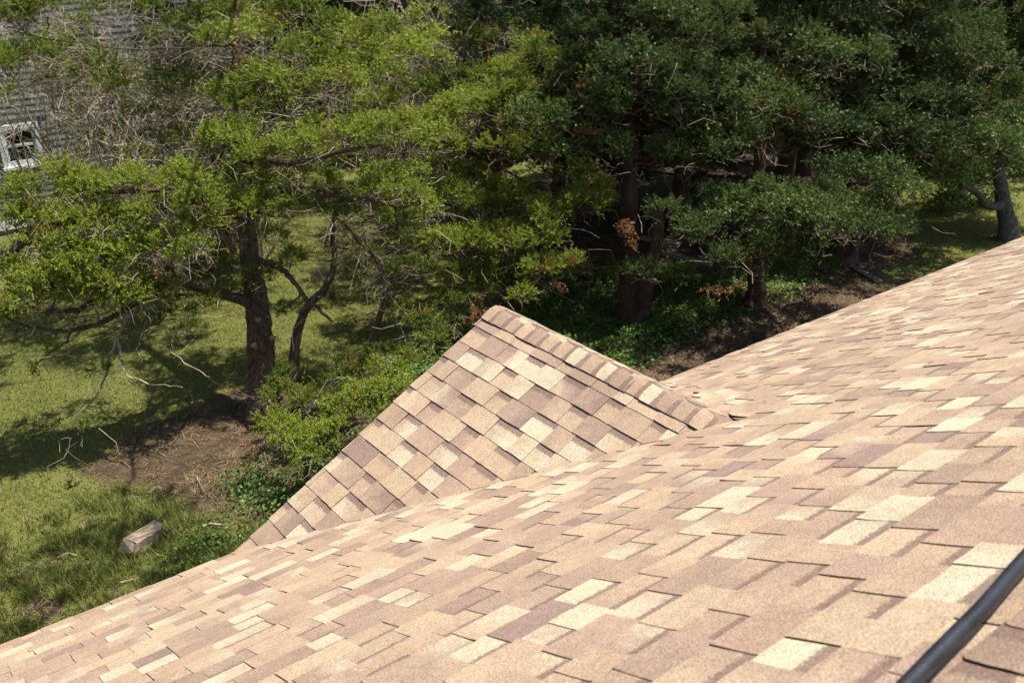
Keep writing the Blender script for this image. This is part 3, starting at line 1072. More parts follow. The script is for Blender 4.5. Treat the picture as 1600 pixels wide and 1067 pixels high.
# --- the nearest cedar, left of the gable
bL = atz(412, 655)
T1 = Cedar('cedar_tree', 'yellow-green cedar left of the gable with long bare-ended limb over the lawn', bL, 'cedar trees along the yard', M['fol_yellow'], M['bark'])
dL = float((bL - CAM) @ RM[2])
T1.trunk([bL - np.array([0, 0, 0.1]), at(408, 560, dL - .05), at(400, 470, dL - .1), at(390, 395, dL - .1), at(384, 320, dL - .1), at(378, 200, dL - .05), at(372, 90, dL), at(362, -60, dL + .1), at(352, -230, dL + .2)], 0.205, 0.05)
T1.branch([at(392, 474, 12.0), at(345, 458, 11.8), at(285, 441, 11.5), at(232, 436, 11.3), at(205, 440, 11.2), at(170, 452, 11.1), at(130, 480, 11.0), at(70, 490, 10.9)], 0.075, 0.03, n=6, wob=0.008)
T1.branch([at(268, 441, 11.45), at(215, 472, 11.2), at(160, 503, 11.0), at(115, 516, 10.9), at(70, 516, 10.8), at(30, 505, 10.7), at(-20, 480, 10.6)], 0.035, 0.014, n=6, wob=0.006)
T1.branch([at(200, 490, 11.1), at(182, 530, 11.05), at(172, 560, 11.0), at(160, 600, 10.9), at(140, 630, 10.85), at(108, 655, 10.8)], 0.022, 0.006, wob=0.01, mat=M['twig'])
T1.branch([at(183, 525, 11.05), at(188, 560, 11.0), at(200, 585, 10.9), at(240, 600, 10.8), at(285, 602, 10.7)], 0.018, 0.004, wob=0.01, mat=M['twig'])
T1.branch([at(112, 518, 10.9), at(95, 540, 10.8), at(65, 565, 10.7), at(50, 585, 10.6)], 0.016, 0.005, wob=0.01)
T1.branch([at(240, 470, 11.3), at(222, 520, 11.3), at(215, 545, 11.2), at(222, 565, 11.1)], 0.012, 0.004, wob=0.01, mat=M['twig'])
T1.branch([at(255, 540, 11.0), at(295, 572, 10.9), at(330, 590, 10.8)], 0.008, 0.004, wob=0.01, mat=M['twig'])
T1.branch([at(395, 405, 12.1), at(430, 415, 11.9), at(455, 435, 11.8), at(480, 470, 11.8), at(520, 500, 11.7)], 0.05, 0.015, wob=0.01)
T1.branch([at(392, 350, 12.1), at(330, 315, 11.7), at(250, 320, 11.2), at(180, 330, 10.9), at(100, 345, 10.6), at(20, 390, 10.4), at(-60, 420, 10.2)], 0.065, 0.03, wob=0.01)
T1.branch([at(384, 320, 12.1), at(430, 300, 11.6), at(490, 300, 11.4), at(560, 310, 11.3), at(630, 325, 11.2)], 0.06, 0.02, wob=0.01)
T1.branch([at(380, 230, 12.1), at(440, 255, 11.6), at(520, 240, 11.2), at(600, 225, 11.0)], 0.05, 0.02, wob=0.01)
T1.branch([at(380, 200, 12.1), at(340, 240, 11.6), at(280, 290, 11.1), at(150, 300, 10.8), at(90, 290, 10.7)], 0.045, 0.02, wob=0.01)
for u, v, rpx in ((402, 500, 5), (396, 540, 5), (424, 528, 6)):
    c = at(u, v, dL - 0.29)
    P_ = np.array([c + RM[2] * 0.06, c])
    V, q_, tr_ = tube(P_, np.array([0.042, 0.028]), 9, 0.12)
    mb = MB(); mb.add(V, q_, tr_)
    obj('branch_scar', mb.mesh('branch_scar', M['cut'], False, bL), T1.root)
pads(T1, [(100, 272, 34, 22, 10.6), (128, 298, 55, 30, 10.7), (205, 290, 55, 30, 10.8), (290, 285, 55, 26, 11.0), (350, 225, 45, 30, 11.3), (410, 245, 55, 28, 11.3),
          (470, 225, 50, 26, 11.2), (545, 212, 55, 24, 11.1), (610, 200, 50, 24, 11.0), (395, 325, 48, 28, 11.5), (440, 318, 40, 20, 11.5), (330, 345, 45, 25, 11.2),
          (60, 385, 45, 26, 10.4), (20, 345, 40, 32, 10.4), (265, 378, 46, 24, 11.0), (200, 390, 60, 30, 10.9), (140, 405, 60, 34, 10.7), (80, 440, 62, 34, 10.5),
          (10, 430, 35, 30, 10.4), (170, 350, 55, 30, 10.7), (100, 355, 45, 26, 10.5), (300, 315, 50, 22, 10.9), (240, 335, 50, 24, 10.8), (40, 300, 34, 26, 10.4), (110, 415, 50, 26, 10.5), (170, 440, 50, 22, 10.6), (50, 470, 40, 18, 10.4), (190, 460, 58, 18, 10.9), (240, 455, 42, 18, 11.2), (130, 465, 45, 22, 10.8), (15, 500, 26, 34, 10.5)], 1.25, 0.9)
pads(T1, [(60, 580, 16, 20, 10.6), (90, 545, 22, 12, 10.7), (245, 500, 30, 14, 11.2), (275, 490, 28, 14, 11.3), (290, 515, 16, 12, 11.2), (335, 470, 26, 14, 11.6), (125, 675, 22, 14, 10.5),
          (160, 580, 16, 8, 10.9), (400, 440, 40, 22, 11.8), (365, 415, 30, 20, 11.9), (450, 410, 35, 20, 11.8), (430, 490, 30, 14, 11.7), (540, 330, 60, 16, 11.4), (620, 350, 50, 16, 11.3)], 0.55, 0.42, 0.12)
pads(T1, [(420, 130, 60, 30, 12.0), (480, 80, 60, 35, 12.2), (520, 130, 45, 25, 12.0), (330, 60, 40, 30, 12.3), (520, 40, 50, 30, 12.4), (590, 60, 50, 30, 12.2), (450, 20, 60, 30, 12.4),
          (30, 30, 50, 45, 11.5), (20, 110, 30, 40, 11.3), (70, 10, 40, 30, 11.5), (5, 150, 14, 16, 11.0)], 0.85, 0.55)
T1.random_crown(3.0, 4.6, 1.0, 5, dens=0.6, tint=0.6, deadtw=0, lo=True, size=0.30)
# unseen limb and pads added above the frame to shade grass below the eave
T1.branch([T1.axis(2.2), np.array([0.5, 5.0, 2.9]), np.array([0.3, 4.0, 3.2]), np.array([-0.2, 3.0, 3.3]), np.array([-0.7, 2.4, 3.3])], 0.022, 0.010, wob=0.05)
for c in ((-0.9, 3.9, 3.5), (-2.2, 3.2, 3.6), (-0.2, 4.1, 3.5), (-1.9, 2.1, 3.6), (-0.6, 1.9, 3.5), (0.9, 3.9, 3.4), (0.3, 3.5, 3.5), (-0.4, 3.2, 3.4), (-0.9, 2.7, 3.4), (-1.3, 3.3, 3.6), (0.7, 2.9, 3.5), (0.0, 2.5, 3.4), (-1.7, 2.6, 3.5)):
    T1.pad(c, (0.5 * rng.uniform(.7, 1.2), 0.5 * rng.uniform(.7, 1.2), 0.22), 0.75, 0.6, 0.26, True, 0.02, True, 0)
def fill(tree, n, u0, v0, u1, v1, t0, t1, tint, skip=(), r=(26, 50), dens=0.75, dead=4):
    k = 0
    while k < n:
        u, v = rng.uniform(u0, u1), rng.uniform(v0, v1)
        if any(a_ < u < c_ and b_ < v < d_ for a_, b_, c_, d_ in skip): continue
        k += 1
        rr = rng.uniform(*r)
        pads(tree, [(u, v, rr, rr * rng.uniform(0.45, 0.75), rng.uniform(t0, t1))], dens, tint, 0.17, 0.03, dead, 1.0, True)
fill(T1, 38, 350, 0, 680, 340, 11.4, 13.0, 0.8, (), (32, 56), 0.75, 3)
fill(T1, 16, 0, 290, 350, 450, 10.6, 12.0, 0.68, ((230, 400, 400, 500),))
fill(T1, 6, 0, 0, 60, 110, 11.4, 12.2, 0.6)
fill(T1, 32, 60, -10, 350, 160, 12.4, 14.6, 0.42, (), (22, 46), 0.6, 12)
fill(T1, 8, 200, 140, 350, 260, 12.0, 13.4, 0.55, (), (20, 36), 0.5, 10)
pads(T1, [(385, 290, 40, 30, 11.5), (375, 215, 40, 30, 11.6), (365, 165, 30, 24, 11.7), (360, 20, 40, 30, 11.7), (420, 370, 30, 16, 11.6), (500, 285, 40, 20, 11.2), (580, 300, 40, 18, 11.1), (640, 310, 40, 20, 11.0)], 0.9, 0.7, 0.15)
pads(T1, [(430, 620, 40, 22, 11.2), (480, 635, 36, 20, 11.0), (520, 600, 46, 24, 11.4), (560, 575, 40, 20, 11.6), (450, 590, 30, 16, 11.6), (640, 560, 36, 16, 11.6), (670, 530, 36, 14, 11.9)], 0.8, 0.5, 0.14)
for u, v, t_ in ((517, 210, 11.0), (250, 415, 10.6), (22, 470, 10.3), (155, 470, 10.7), (395, 690, 10.5)): T1.deadspray(at(u, v, t_), 0.11, 2)
T1.close()

# --- thin stems beside it
def stem(label, pts, r0, r1, side, padl):
    b_ = pts[0]
    T = Cedar('cedar_sapling', label, b_, 'thin cedar stems by the near cedar', M['fol_yellow'], M['bark'])
    T.trunk(pts, r0, r1, 9, 0.08)
    for sp in side: T.branch(sp, 0.02, 0.005, wob=0.01)
    pads(T, padl, 0.5, 0.45, 0.12)
    m = 90
    A = T.trunk_path[rng.integers(len(T.trunk_path) // 3, len(T.trunk_path), m)]
    p1 = A + rng.normal(0, 1, (m, 3)) * np.array([.35, .35, .22])
    twigs(T.tw, A, p1, 0.005, 0.002, 0.16, 0.05, 4)
    twigs(T.tw, (A + p1) / 2, (A + p1) / 2 + rng.normal(0, 0.12, (m, 3)), 0.003, 0.0015, 0.1, 0.05, 3)
    T.close()
b1 = atz(456, 600); d1 = float((b1 - CAM) @ RM[2])
stem('thin cedar stem standing right beside the thick left cedar trunk', [b1, at(463, 530, d1 - .1), at(478, 485, d1 - .15), at(508, 450, d1 - .2), at(522, 410, d1 - .2), at(520, 355, d1 - .3), at(528, 320, d1 - .4)], 0.075, 0.03,
     [[at(483, 470, d1 - .2), at(455, 430, d1 - .2), at(425, 408, d1 - .2)], [at(521, 385, d1 - .2), at(545, 390, d1 - .3), at(560, 402, d1 - .4)]],
     [(520, 378, 16, 12, d1 - .2), (455, 395, 25, 12, d1 - .2), (560, 385, 25, 14, d1 - .3), (505, 470, 20, 12, d1 - .2), (560, 440, 30, 14, d1 - .4)])
b2 = atz(548, 610); d2 = float((b2 - CAM) @ RM[2])
stem('slender leaning cedar stem curving above the left end of the gable', [b2, at(580, 530, d2 - .1), at(598, 480, d2 - .2), at(602, 440, d2 - .2), at(588, 405, d2 - .3), at(560, 375, d2 - .4), at(528, 340, d2 - .5)], 0.06, 0.022,
     [[at(598, 480, d2 - .2), at(625, 455, d2 - .2), at(660, 445, d2 - .3)], [at(570, 545, d2 - .1), at(620, 535, d2 - .3), at(690, 525, d2 - .5)]],
     [(580, 395, 25, 12, d2 - .4), (640, 420, 40, 18, d2 - .3), (600, 560, 30, 14, d2 - .4), (650, 500, 40, 16, d2 - .5), (560, 560, 20, 14, d2 - .3)])

# --- middle cedar behind the gable peak
bM = atz(800, 478)
dM = float((bM - CAM) @ RM[2])
T2 = Cedar('cedar_tree', 'yellow-green cedar directly behind the peak of the small gable', bM, 'cedar trees along the yard', M['fol_yellow'], M['bark_red'])
T2.trunk([bM - np.array([0, 0, .1]), at(792, 430, dM - .1), at(785, 350, dM - .2), at(782, 270, dM - .3), at(775, 180, dM - .3), at(760, 60, dM - .2), at(750, -80, dM), at(745, -220, dM)], 0.17, 0.04)
T2.branch([at(785, 300, dM - .25), at(830, 285, dM - .7), at(885, 296, dM - 1.1), at(940, 285, dM - 1.3)], 0.06, 0.02, wob=0.01)
T2.branch([at(783, 260, dM - .3), at(740, 240, dM - 1.0), at(680, 215, dM - 1.6)], 0.05, 0.02, wob=0.01)
T2.branch([at(790, 400, dM - .1), at(750, 395, dM - .9), at(690, 400, dM - 1.5)], 0.04, 0.015, wob=0.01)
T2.branch([at(788, 380, dM - .1), at(840, 360, dM - 1.0), at(900, 330, dM - 1.8)], 0.04, 0.015, wob=0.01)
pads(T2, [(680, 192, 55, 24, dM - 1.9), (735, 172, 55, 28, dM - 1.8), (790, 150, 50, 32, dM - 1.6), (825, 190, 55, 30, dM - 1.8), (790, 228, 48, 22, dM - 1.9), (850, 225, 36, 22, dM - 1.6), (640, 208, 45, 22, dM - 2.0),
          (690, 225, 45, 18, dM - 2.0), (860, 175, 36, 22, dM - 1.4), (800, 110, 40, 24, dM - 1.0), (840, 90, 35, 24, dM - 0.8), (620, 80, 50, 24, dM - 1.0), (560, 90, 40, 30, dM - 1.2),
          (905, 320, 52, 34, dM - 1.8), (850, 335, 48, 24, dM - 1.9), (935, 298, 30, 20, dM - 1.7), (860, 372, 42, 24, dM - 2.0), (800, 372, 55, 24, dM - 1.9), (740, 375, 55, 24, dM - 1.9), (690, 375, 50, 22, dM - 2.0),
          (845, 418, 45, 16, dM - 2.2), (880, 410, 25, 12, dM - 2.2), (810, 462, 24, 12, dM - 2.4), (640, 330, 50, 18, dM - 1.8), (700, 300, 55, 18, dM - 1.5), (750, 320, 40, 18, dM - 1.4)], 1.1, 0.9)
pads(T2, [(660, 265, 60, 18, dM - 1.2), (730, 270, 50, 20, dM - 1.0), (600, 290, 45, 16, dM - 1.2), (650, 425, 45, 16, dM - 1.8), (720, 430, 50, 18, dM - 1.9), (690, 470, 45, 14, dM - 2.0), (620, 480, 40, 14, dM - 2.0),
          (760, 420, 40, 16, dM - 1.6), (560, 420, 40, 14, dM - 1.2), (700, 500, 40, 10, dM - 2.2), (700, 130, 60, 30, dM - 0.6), (730, 60, 60, 30, dM - 0.6), (640, 140, 50, 20, dM - 0.8)], 0.6, 0.42, 0.13)
T2.random_crown(3.0, 4.6, 0.9, 5, dens=0.5, tint=0.6, lo=True, deadtw=0, size=0.32)
pads(T2, [(785, 335, 40, 26, dM - 1.0), (795, 410, 40, 24, dM - 1.2), (770, 300, 36, 20, dM - .9), (785, 440, 36, 20, dM - 1.4), (750, 450, 36, 16, dM - 1.6), (770, 130, 46, 26, dM - 1.0)], 1.0, 0.6)
fill(T2, 44, 560, 40, 930, 450, dM - 2.0, dM + 0.6, 0.8, ((380, 330, 620, 470),))
for u, v, t_ in ((745, 478, dM - 2.4), (738, 492, dM - 2.4), (800, 85, dM - 1.2), (870, 440, dM - 2.2), (905, 395, dM - 2.0), (850, 130, dM - 1.2)): T2.deadspray(at(u, v, t_), 0.13, 3)
T2.close()

# --- dark cedars on the right
def dark(label, u, v, pts, r0, pad_list, crown, fol='fol_dark', bark='bark_red', second=None, tint=0.55):
    b_ = atz(u, v)
    d_ = float((b_ - CAM) @ RM[2])
    T = Cedar('cedar_tree', label, b_, 'cedar trees along the yard', M[fol], M[bark])
    T.trunk([b_ - np.array([0, 0, .1])] + [at(a_, b__, d_ + e_) for a_, b__, e_ in pts], r0, 0.05)
    if second:
        T.branch([b_ + RM[0] * 0.15] + [at(a_, b__, d_ + e_) for a_, b__, e_ in second], r0 * 0.8, r0 * 0.45, 'stem', 10, 0.09)
    pads(T, [(a_, b__, rx, ry, d_ + e_) for a_, b__, rx, ry, e_ in pad_list], 1.1, tint * 1.25, 0.16, 0.02, 2)
    for z0, z1, rad, nl, kw in crown: T.random_crown(z0, z1, rad, nl, **kw)
    return T, d_
T3, d3 = dark('dark green cedar with reddish split trunk right of the gable', 985, 500, [(985, 440, 0), (983, 360, 0), (985, 280, 0), (990, 180, 0), (995, 60, .1), (1000, -100, .2), (1005, -420, .3)], 0.21,
   [(1060, 110, 45, 30, -1.9), (1110, 60, 45, 35, -1.9), (1080, 140, 45, 25, -2.0), (1130, 20, 50, 25, -1.7), (960, 160, 40, 22, -1.6), (930, 170, 36, 24, -1.5), (1040, 30, 45, 30, -1.5), (920, 50, 45, 30, -1.2), (900, 90, 40, 30, -1.2),
    (960, 230, 40, 26, -1.4), (1030, 240, 45, 26, -1.5), (1090, 360, 50, 20, -2.0), (1125, 405, 32, 16, -2.2), (1040, 330, 36, 20, -1.8), (1005, 425, 40, 16, -1.5), (1060, 430, 40, 14, -1.5), (880, 130, 35, 25, -1.0)],
   [(-0.3, 5.4, 2.5, 24, dict(dens=0.75, tint=0.55, deadtw=2)), (-0.5, 2.4, 2.2, 11, dict(dens=0.85, tint=0.65, deadtw=2, azr=(-3.3, -1.0))), (2.5, 5.8, 2.2, 14, dict(dens=0.7, tint=0.4, lo=True, deadtw=0, size=0.32))], second=[(1010, 450, -.1), (1025, 390, -.2), (1030, 320, -.2)])
for u, v, t_ in ((980, 350, d3 - 1.9), (985, 365, d3 - 1.9), (975, 340, d3 - 1.9), (1070, 130, d3 - 1.7), (1115, 448, d3 - 2.2), (1130, 450, d3 - 2.2), (920, 200, d3 - 1.5)): T3.deadspray(at(u, v, t_), 0.13, 3)
T3.branch([at(985, 415, d3 - .1), at(930, 420, d3 - .8), at(895, 412, d3 - 1.4)], 0.035, 0.01, wob=0.01)
T3.close()
T4, d4 = dark('dense green cedar between the red trunked cedar and the leaning one', 1180, 478, [(1182, 430, 0), (1180, 360, 0), (1185, 260, 0), (1190, 120, 0), (1190, -60, .1), (1190, -400, .2)], 0.16,
   [(1150, 200, 55, 30, -1.6), (1110, 205, 40, 26, -1.6), (1235, 175, 42, 34, -1.7), (1180, 215, 45, 26, -1.6), (1190, 310, 60, 28, -2.0), (1240, 330, 60, 36, -2.1), (1280, 340, 45, 30, -2.0), (1150, 330, 50, 28, -1.9),
    (1210, 380, 50, 24, -2.1), (1260, 390, 45, 22, -2.1), (1120, 310, 40, 24, -1.7), (1290, 300, 40, 24, -1.7), (1220, 430, 40, 16, -2.0), (1195, 60, 40, 26, -1.2), (1260, 60, 40, 26, -1.2)],
   [(-0.8, 5.4, 2.2, 22, dict(dens=0.75, tint=0.55, deadtw=2)), (-1.8, 2.4, 2.2, 12, dict(dens=0.9, tint=0.7, deadtw=1.5, azr=(-3.3, -1.0))), (2.6, 5.8, 2.0, 12, dict(dens=0.7, tint=0.4, lo=True, deadtw=0, size=0.32))], tint=0.62)
for u, v, t_ in ((1110, 130, d4 - 1.4), (1180, 420, d4 - 2.2), (1165, 395, d4 - 2)): T4.deadspray(at(u, v, t_), 0.10, 2)
T4.close()
T5, d5 = dark('cedar with short leaning trunk beside the grey board at right', 1312, 412, [(1318, 370, 0), (1325, 330, 0), (1330, 240, 0), (1330, 100, .1), (1330, -100, .1), (1330, -420, .2)], 0.22,
   [(1340, 270, 55, 30, -1.6), (1390, 300, 40, 26, -1.6), (1320, 360, 40, 20, -1.9), (1290, 415, 24, 18, -2.3), (1380, 190, 45, 30, -1.4), (1440, 240, 40, 30, -1.4), (1390, 360, 40, 16, -1.8), (1340, 160, 40, 30, -1.2), (1300, 60, 50, 30, -1.0)],
   [(-0.2, 4.6, 2.4, 22, dict(dens=0.75, tint=0.5, deadtw=2)), (-1.3, 2.4, 2.4, 12, dict(dens=0.9, tint=0.6, deadtw=1.5, azr=(-3.3, -1.0))), (2.6, 4.8, 1.6, 6, dict(dens=0.7, tint=0.4, lo=True, deadtw=0, size=0.32))], second=[(1332, 365, -.1), (1345, 330, -.1)], tint=0.5)
for u, v, t_ in ((1430, 150, d5 - 1.3), (1395, 395, d5 - 1.8), (1400, 375, d5 - 1.8)): T5.deadspray(at(u, v, t_), 0.10, 2)
T5.close()
T6, d6 = dark('dark cedar with grey forked trunk at the far right edge', 1578, 378, [(1575, 345, 0), (1568, 318, 0), (1560, 240, 0), (1560, 120, 0), (1570, -60, 0), (1570, -420, 0)], 0.2,
   [(1520, 210, 50, 34, -1.5), (1560, 250, 50, 30, -1.7), (1480, 120, 45, 30, -1.2), (1440, 170, 45, 35, -1.2), (1500, 40, 50, 35, -1.0), (1580, 140, 40, 40, -1.4), (1470, 270, 40, 24, -1.4), (1430, 70, 40, 30, -.8)],
   [(1.0, 3.6, 1.9, 18, dict(dens=0.9, tint=0.4, deadtw=1)), (-0.2, 2.6, 2.0, 13, dict(dens=0.9, tint=0.45, deadtw=1, azr=(-2.6, 0.3)))], fol='fol_mid', bark='bark_grey')
fill(T6, 22, 1400, -10, 1610, 300, d6 - 0.8, d6 + 1.6, 0.4, (), (30, 55), 0.7, 1)
T6.branch([at(1570, 320, d6), at(1545, 322, d6 - .2), at(1525, 300, d6 - .3), at(1500, 290, d6 - .4)], 0.10, 0.05, 'stem', 9)
T6.close()

# --- trees farther back: four prototypes, copied with their parts
PROTO = {}
def far_proto(key, h, rad, fol, tint, nl, z0, dens):
    b_ = np.array([0, 0, GZ])
    T = Cedar('cedar_tree', 'tree', b_, 'trees farther back', M[fol], M['bark'])
    T.trunk([b_ - np.array([0, 0, .1]), b_ + np.array([rng.normal(0, .1), rng.normal(0, .1), h * .4]), b_ + np.array([rng.normal(0, .2), rng.normal(0, .2), h])], 0.2, 0.04, 9)
    T.random_crown(GZ + z0, GZ + h, rad, nl, dens=dens, tint=tint, lo=True, size=0.30, deadtw=1, taper=0.7, azr=(-PI, PI))
    PROTO[key] = [T.close(), False]
def far_tree(label, u, t_, key, rot, sc=1.0):
    c = at(u, 200, t_)
    r, used = PROTO[key]
    if not used:
        PROTO[key][1] = True
        o = r
    else:
        o = r.copy()
        COL.objects.link(o)
        for ch in [c_ for c_ in r.children]:
            k_ = ch.copy()
            COL.objects.link(k_)
            k_.parent = o
    o.location = (c[0], c[1], GZ)
    o.rotation_euler = (0, 0, rot)
    o.scale = (sc, sc, sc)
    o['label'] = label
far_proto('a', 7.6, 2.8, 'fol_mid', 0.75, 34, 0.6, 1.0)
far_proto('b', 7.6, 2.9, 'fol_dark', 0.6, 34, 0.5, 0.82)
far_proto('c', 8.4, 3.1, 'fol_dark', 0.55, 34, 0.9, 0.82)
far_proto('d', 8.4, 3.3, 'fol_mid', 0.5, 36, 1.7, 0.85)
bpy.context.view_layer.update()
for lab, u, t_, key, rot, sc in (
    ('mid green tree seen beyond the middle cedar at upper centre', 640, 21.5, 'a', 0.0, 1.0),
    ('dark tree filling the gap behind the split trunk cedar', 900, 21.0, 'b', 0.0, 1.0),
    ('dark tree deep behind the second right cedar', 1090, 22.0, 'c', 0.0, 1.0),
    ('shaded tree behind the leaning trunk cedar', 1260, 23.0, 'b', 2.0, 1.0),
    ('shaded tree at upper right behind the forked trunk', 1420, 26.0, 'd', 0.0, 1.0),
    ('tall shaded tree at the top right corner', 1610, 27.0, 'd', 2.2, 1.05),
    ('mid green tree right of the neighbouring grey house', 470, 24.0, 'a', 1.9, 1.05),
    ('pale green tree far behind the middle cedar', 760, 28.0, 'a', 3.6, 1.15),
    ('far dark tree in the gap at upper centre right', 1000, 29.0, 'c', 1.3, 1.1),
    ('far dark tree between the right hand cedars', 1180, 31.0, 'b', 4.0, 1.25),
    ('far tree behind the right hand cedars near the top', 1340, 34.0, 'd', 3.9, 1.3),
    ('far tree above the light bush at right', 1500, 36.0, 'd', 5.0, 1.35),
    ('far tree just left of the upper centre', 560, 34.0, 'a', 5.1, 1.35),
    ('far tree at upper centre', 850, 38.0, 'c', 2.9, 1.4),
    ('far tree at the top right of centre', 1090, 42.0, 'c', 4.4, 1.5),
    ('distant tree behind the neighbouring house corner', 400, 40.0, 'a', 0.9, 1.5),
    ('distant tree in the gap above the middle cedar', 700, 45.0, 'b', 5.5, 1.6),
    ('shaded cedar close behind the split red trunk', 1075, 18.6, 'c', 3.3, 0.95),
    ('shaded cedar behind the gap left of the split red trunk', 870, 18.8, 'b', 1.1, 0.95),
    ('shaded cedar just behind the leaning trunk', 1235, 19.6, 'c', 5.3, 1.0),
    ('dark cedar behind the light bush at right', 1480, 25.0, 'c', 0.5, 1.0),
    ('dark cedar far right behind the grey forked trunk', 1640, 24.0, 'b', 3.0, 1.1),
    ('green tree standing before the right end of the grey wall', 330, 17.4, 'a', 2.6, 0.8)):
    far_tree(lab, u, t_, key, rot, sc)

# --- low cedar boughs by the gable rake
def low_bush(label, u, v, t_, padl, dens=1.5, tint=0.95):
    c = at(u, v, t_)
    b_ = np.array([c[0], c[1], GZ])
    T = Cedar('cedar_bush', label, b_, 'low cedar boughs by the gable', M['fol_yellow'], M['bark'])
    T.trunk([b_, (b_ + c) / 2 + rng.normal(0, .05, 3), c], 0.03, 0.012, 7)
    pads(T, padl, dens, tint, 0.13, 0.03, 3)
    T.deadspray(at(u - 10, v - 20, t_), 0.09, 2)
    T.close()
low_bush('low yellow-green cedar bough nearest the lower gable rake', 475, 690, 10.4, [(450, 682, 44, 20, 10.4), (500, 690, 44, 20, 10.3), (430, 660, 30, 12, 10.6), (520, 670, 28, 14, 10.4), (480, 712, 30, 10, 10.2)])
low_bush('low cedar bough beside the middle of the gable rake', 575, 630, 11.0, [(555, 628, 50, 22, 11.0), (610, 612, 44, 20, 11.0), (590, 640, 36, 12, 10.9), (530, 640, 30, 16, 11.0), (600, 580, 34, 12, 11.3)])

# --- bare twiggy shrubs in front of the neighbouring house
def bare_shrub(label, u, v, t_, height, spread, nstem, seed_tint, green=0):
    c = at(u, v, t_)
    b_ = np.array([c[0], c[1], GZ])
    root = thing('bare_shrub', label, 'shrub', b_, 'bare shrubs by the neighbouring house')
    mb = MB()
    a_ = rng.random(nstem) * 2 * PI
    P0 = b_ + np.stack([np.cos(a_), np.sin(a_), np.zeros(nstem)], 1) * rng.uniform(0.05, 0.4, (nstem, 1))
    P1 = b_ + np.stack([np.cos(a_) * spread, np.sin(a_) * spread, np.ones(nstem) * height], 1) * rng.uniform(0.6, 1.0, (nstem, 1))
    L0 = twigs(mb, P0, P1, 0.026, 0.010, 0.10, 0.03, 7, 5)
    stems = obj('stems', mb.mesh('stems', M['twig'], True, b_), root)
    mb = MB()
    def kids(L_, per, ln, r0, r1, lowf=0.25, droop=0.0, sg=5):
        n_, m_ = L_.shape[:2]
        i = np.repeat(np.arange(n_), per)
        f_ = lowf + (1 - lowf) * rng.random(len(i))
        x = f_ * (m_ - 1)
        k0 = np.clip(x.astype(int), 0, m_ - 2)
        fr = (x - k0)[:, None]
        p0 = L_[i, k0] * (1 - fr) + L_[i, k0 + 1] * fr
        ax = L_[i, k0 + 1] - L_[i, k0]
        ax /= np.linalg.norm(ax, axis=1)[:, None] + 1e-9
        dd = ax * 0.6 + rng.normal(0, 0.65, (len(i), 3)) + np.array([0, 0, droop])
        dd /= np.linalg.norm(dd, axis=1)[:, None]
        p1 = p0 + dd * (ln * rng.uniform(0.5, 1.3, len(i)))[:, None]
        return twigs(mb, p0, p1, r0, r1, 0.14, 0.05, sg, 3)
    L1 = kids(L0, 7, height * 0.30, 0.011, 0.005)
    L2 = kids(L1, 4, height * 0.17, 0.0062, 0.003, 0.2, 0.1, 4)
    L3 = kids(L2, 3, height * 0.08, 0.004, 0.002, 0.2, 0.0, 2)
    obj('twigs', mb.mesh('twigs', M['twig'], False, b_), root, None, 'stuff')
    if green:
        mb = MB()
        p_ = L3.reshape(-1, 3)
        p_ = p_[rng.integers(0, len(p_), green)]
        leaves(mb, p_, rng.normal(0, 1, p_.shape) + np.array([0, 0, .7]), rng.uniform(0.02, 0.05, len(p_)), tint4(rng.uniform(0.2, 0.8, len(p_))))
        obj('leaves', mb.mesh('leaves', M['broad'], False, b_), root, None, 'stuff')
bare_shrub('tangled bare grey-brown shrub before the grey shingle wall', 215, 220, 15.2, 4.6, 1.5, 13, 0, 2600)
bare_shrub('bare shrub with tall upright stems at upper left', 175, 100, 15.8, 5.2, 1.3, 9, 0, 1800)
bare_shrub('brown bare shrub crossing the grey wall above the left cedar limb', 150, 230, 14.2, 4.0, 1.2, 9, 0, 1500)
bare_shrub('bare twiggy shrub behind the near cedar trunk', 360, 160, 16.4, 4.8, 1.3, 11, 0, 2400)
bare_shrub('bare twiggy shrub at the top left of centre', 640, 60, 17.0, 5.2, 1.5, 13, 0, 2000)
bare_shrub('pale bare shrub behind the middle cedar crown', 700, 130, 17.5, 4.8, 1.5, 11, 0, 1800)

# --- light broadleaf bush far right
def broad_bush(label, u, v, t_, r, n):
    c = at(u, v, t_)
    b_ = np.array([c[0], c[1], GZ])
    root = thing('leafy_bush', label, 'bush', b_, 'light green bushes at far right')
    d = rng.normal(0, 1, (n, 3)); d /= np.linalg.norm(d, axis=1)[:, None]
    cen = b_ + np.array([0, 0, r[2] * 0.8]) + rng.normal(0, 0.45, (14, 3)) * r * np.array([1, 1, .7])
    P_ = cen[rng.integers(0, 14, n)] + d * (rng.random((n, 1)) ** .4) * np.array(r) * 0.45
    P_[:, 2] = np.maximum(P_[:, 2], GZ + 0.03)
    mb = MB()
    leaves(mb, P_, d + np.array([0, 0, .5]), rng.uniform(0.05, 0.11, n), tint4(rng.normal(0.5, 0.25, n)))
    obj('crown', mb.mesh('crown', M['broad'], False, b_), root, None, 'stuff')
    mb = MB()
    m = 14
    twigs(mb, np.tile(b_, (m, 1)) + rng.normal(0, .08, (m, 3)) * np.array([1, 1, 0]), cen, 0.018, 0.006, 0.1, 0.03, 4, 5)
    obj('stems', mb.mesh('stems', M['twig_dark'], True, b_), root)
broad_bush('light green leafy bush in sun left of the grey forked trunk', 1490, 345, 21.5, np.array([1.4, 1.1, 0.9]), 3800)
broad_bush('light green leafy bush behind the grey forked trunk', 1560, 330, 24.0, np.array([1.5, 1.2, 1.0]), 3200)
broad_bush('pale weedy bush at the right edge behind the roof line', 1440, 330, 26.0, np.array([1.5, 1.2, 1.0]), 2600)

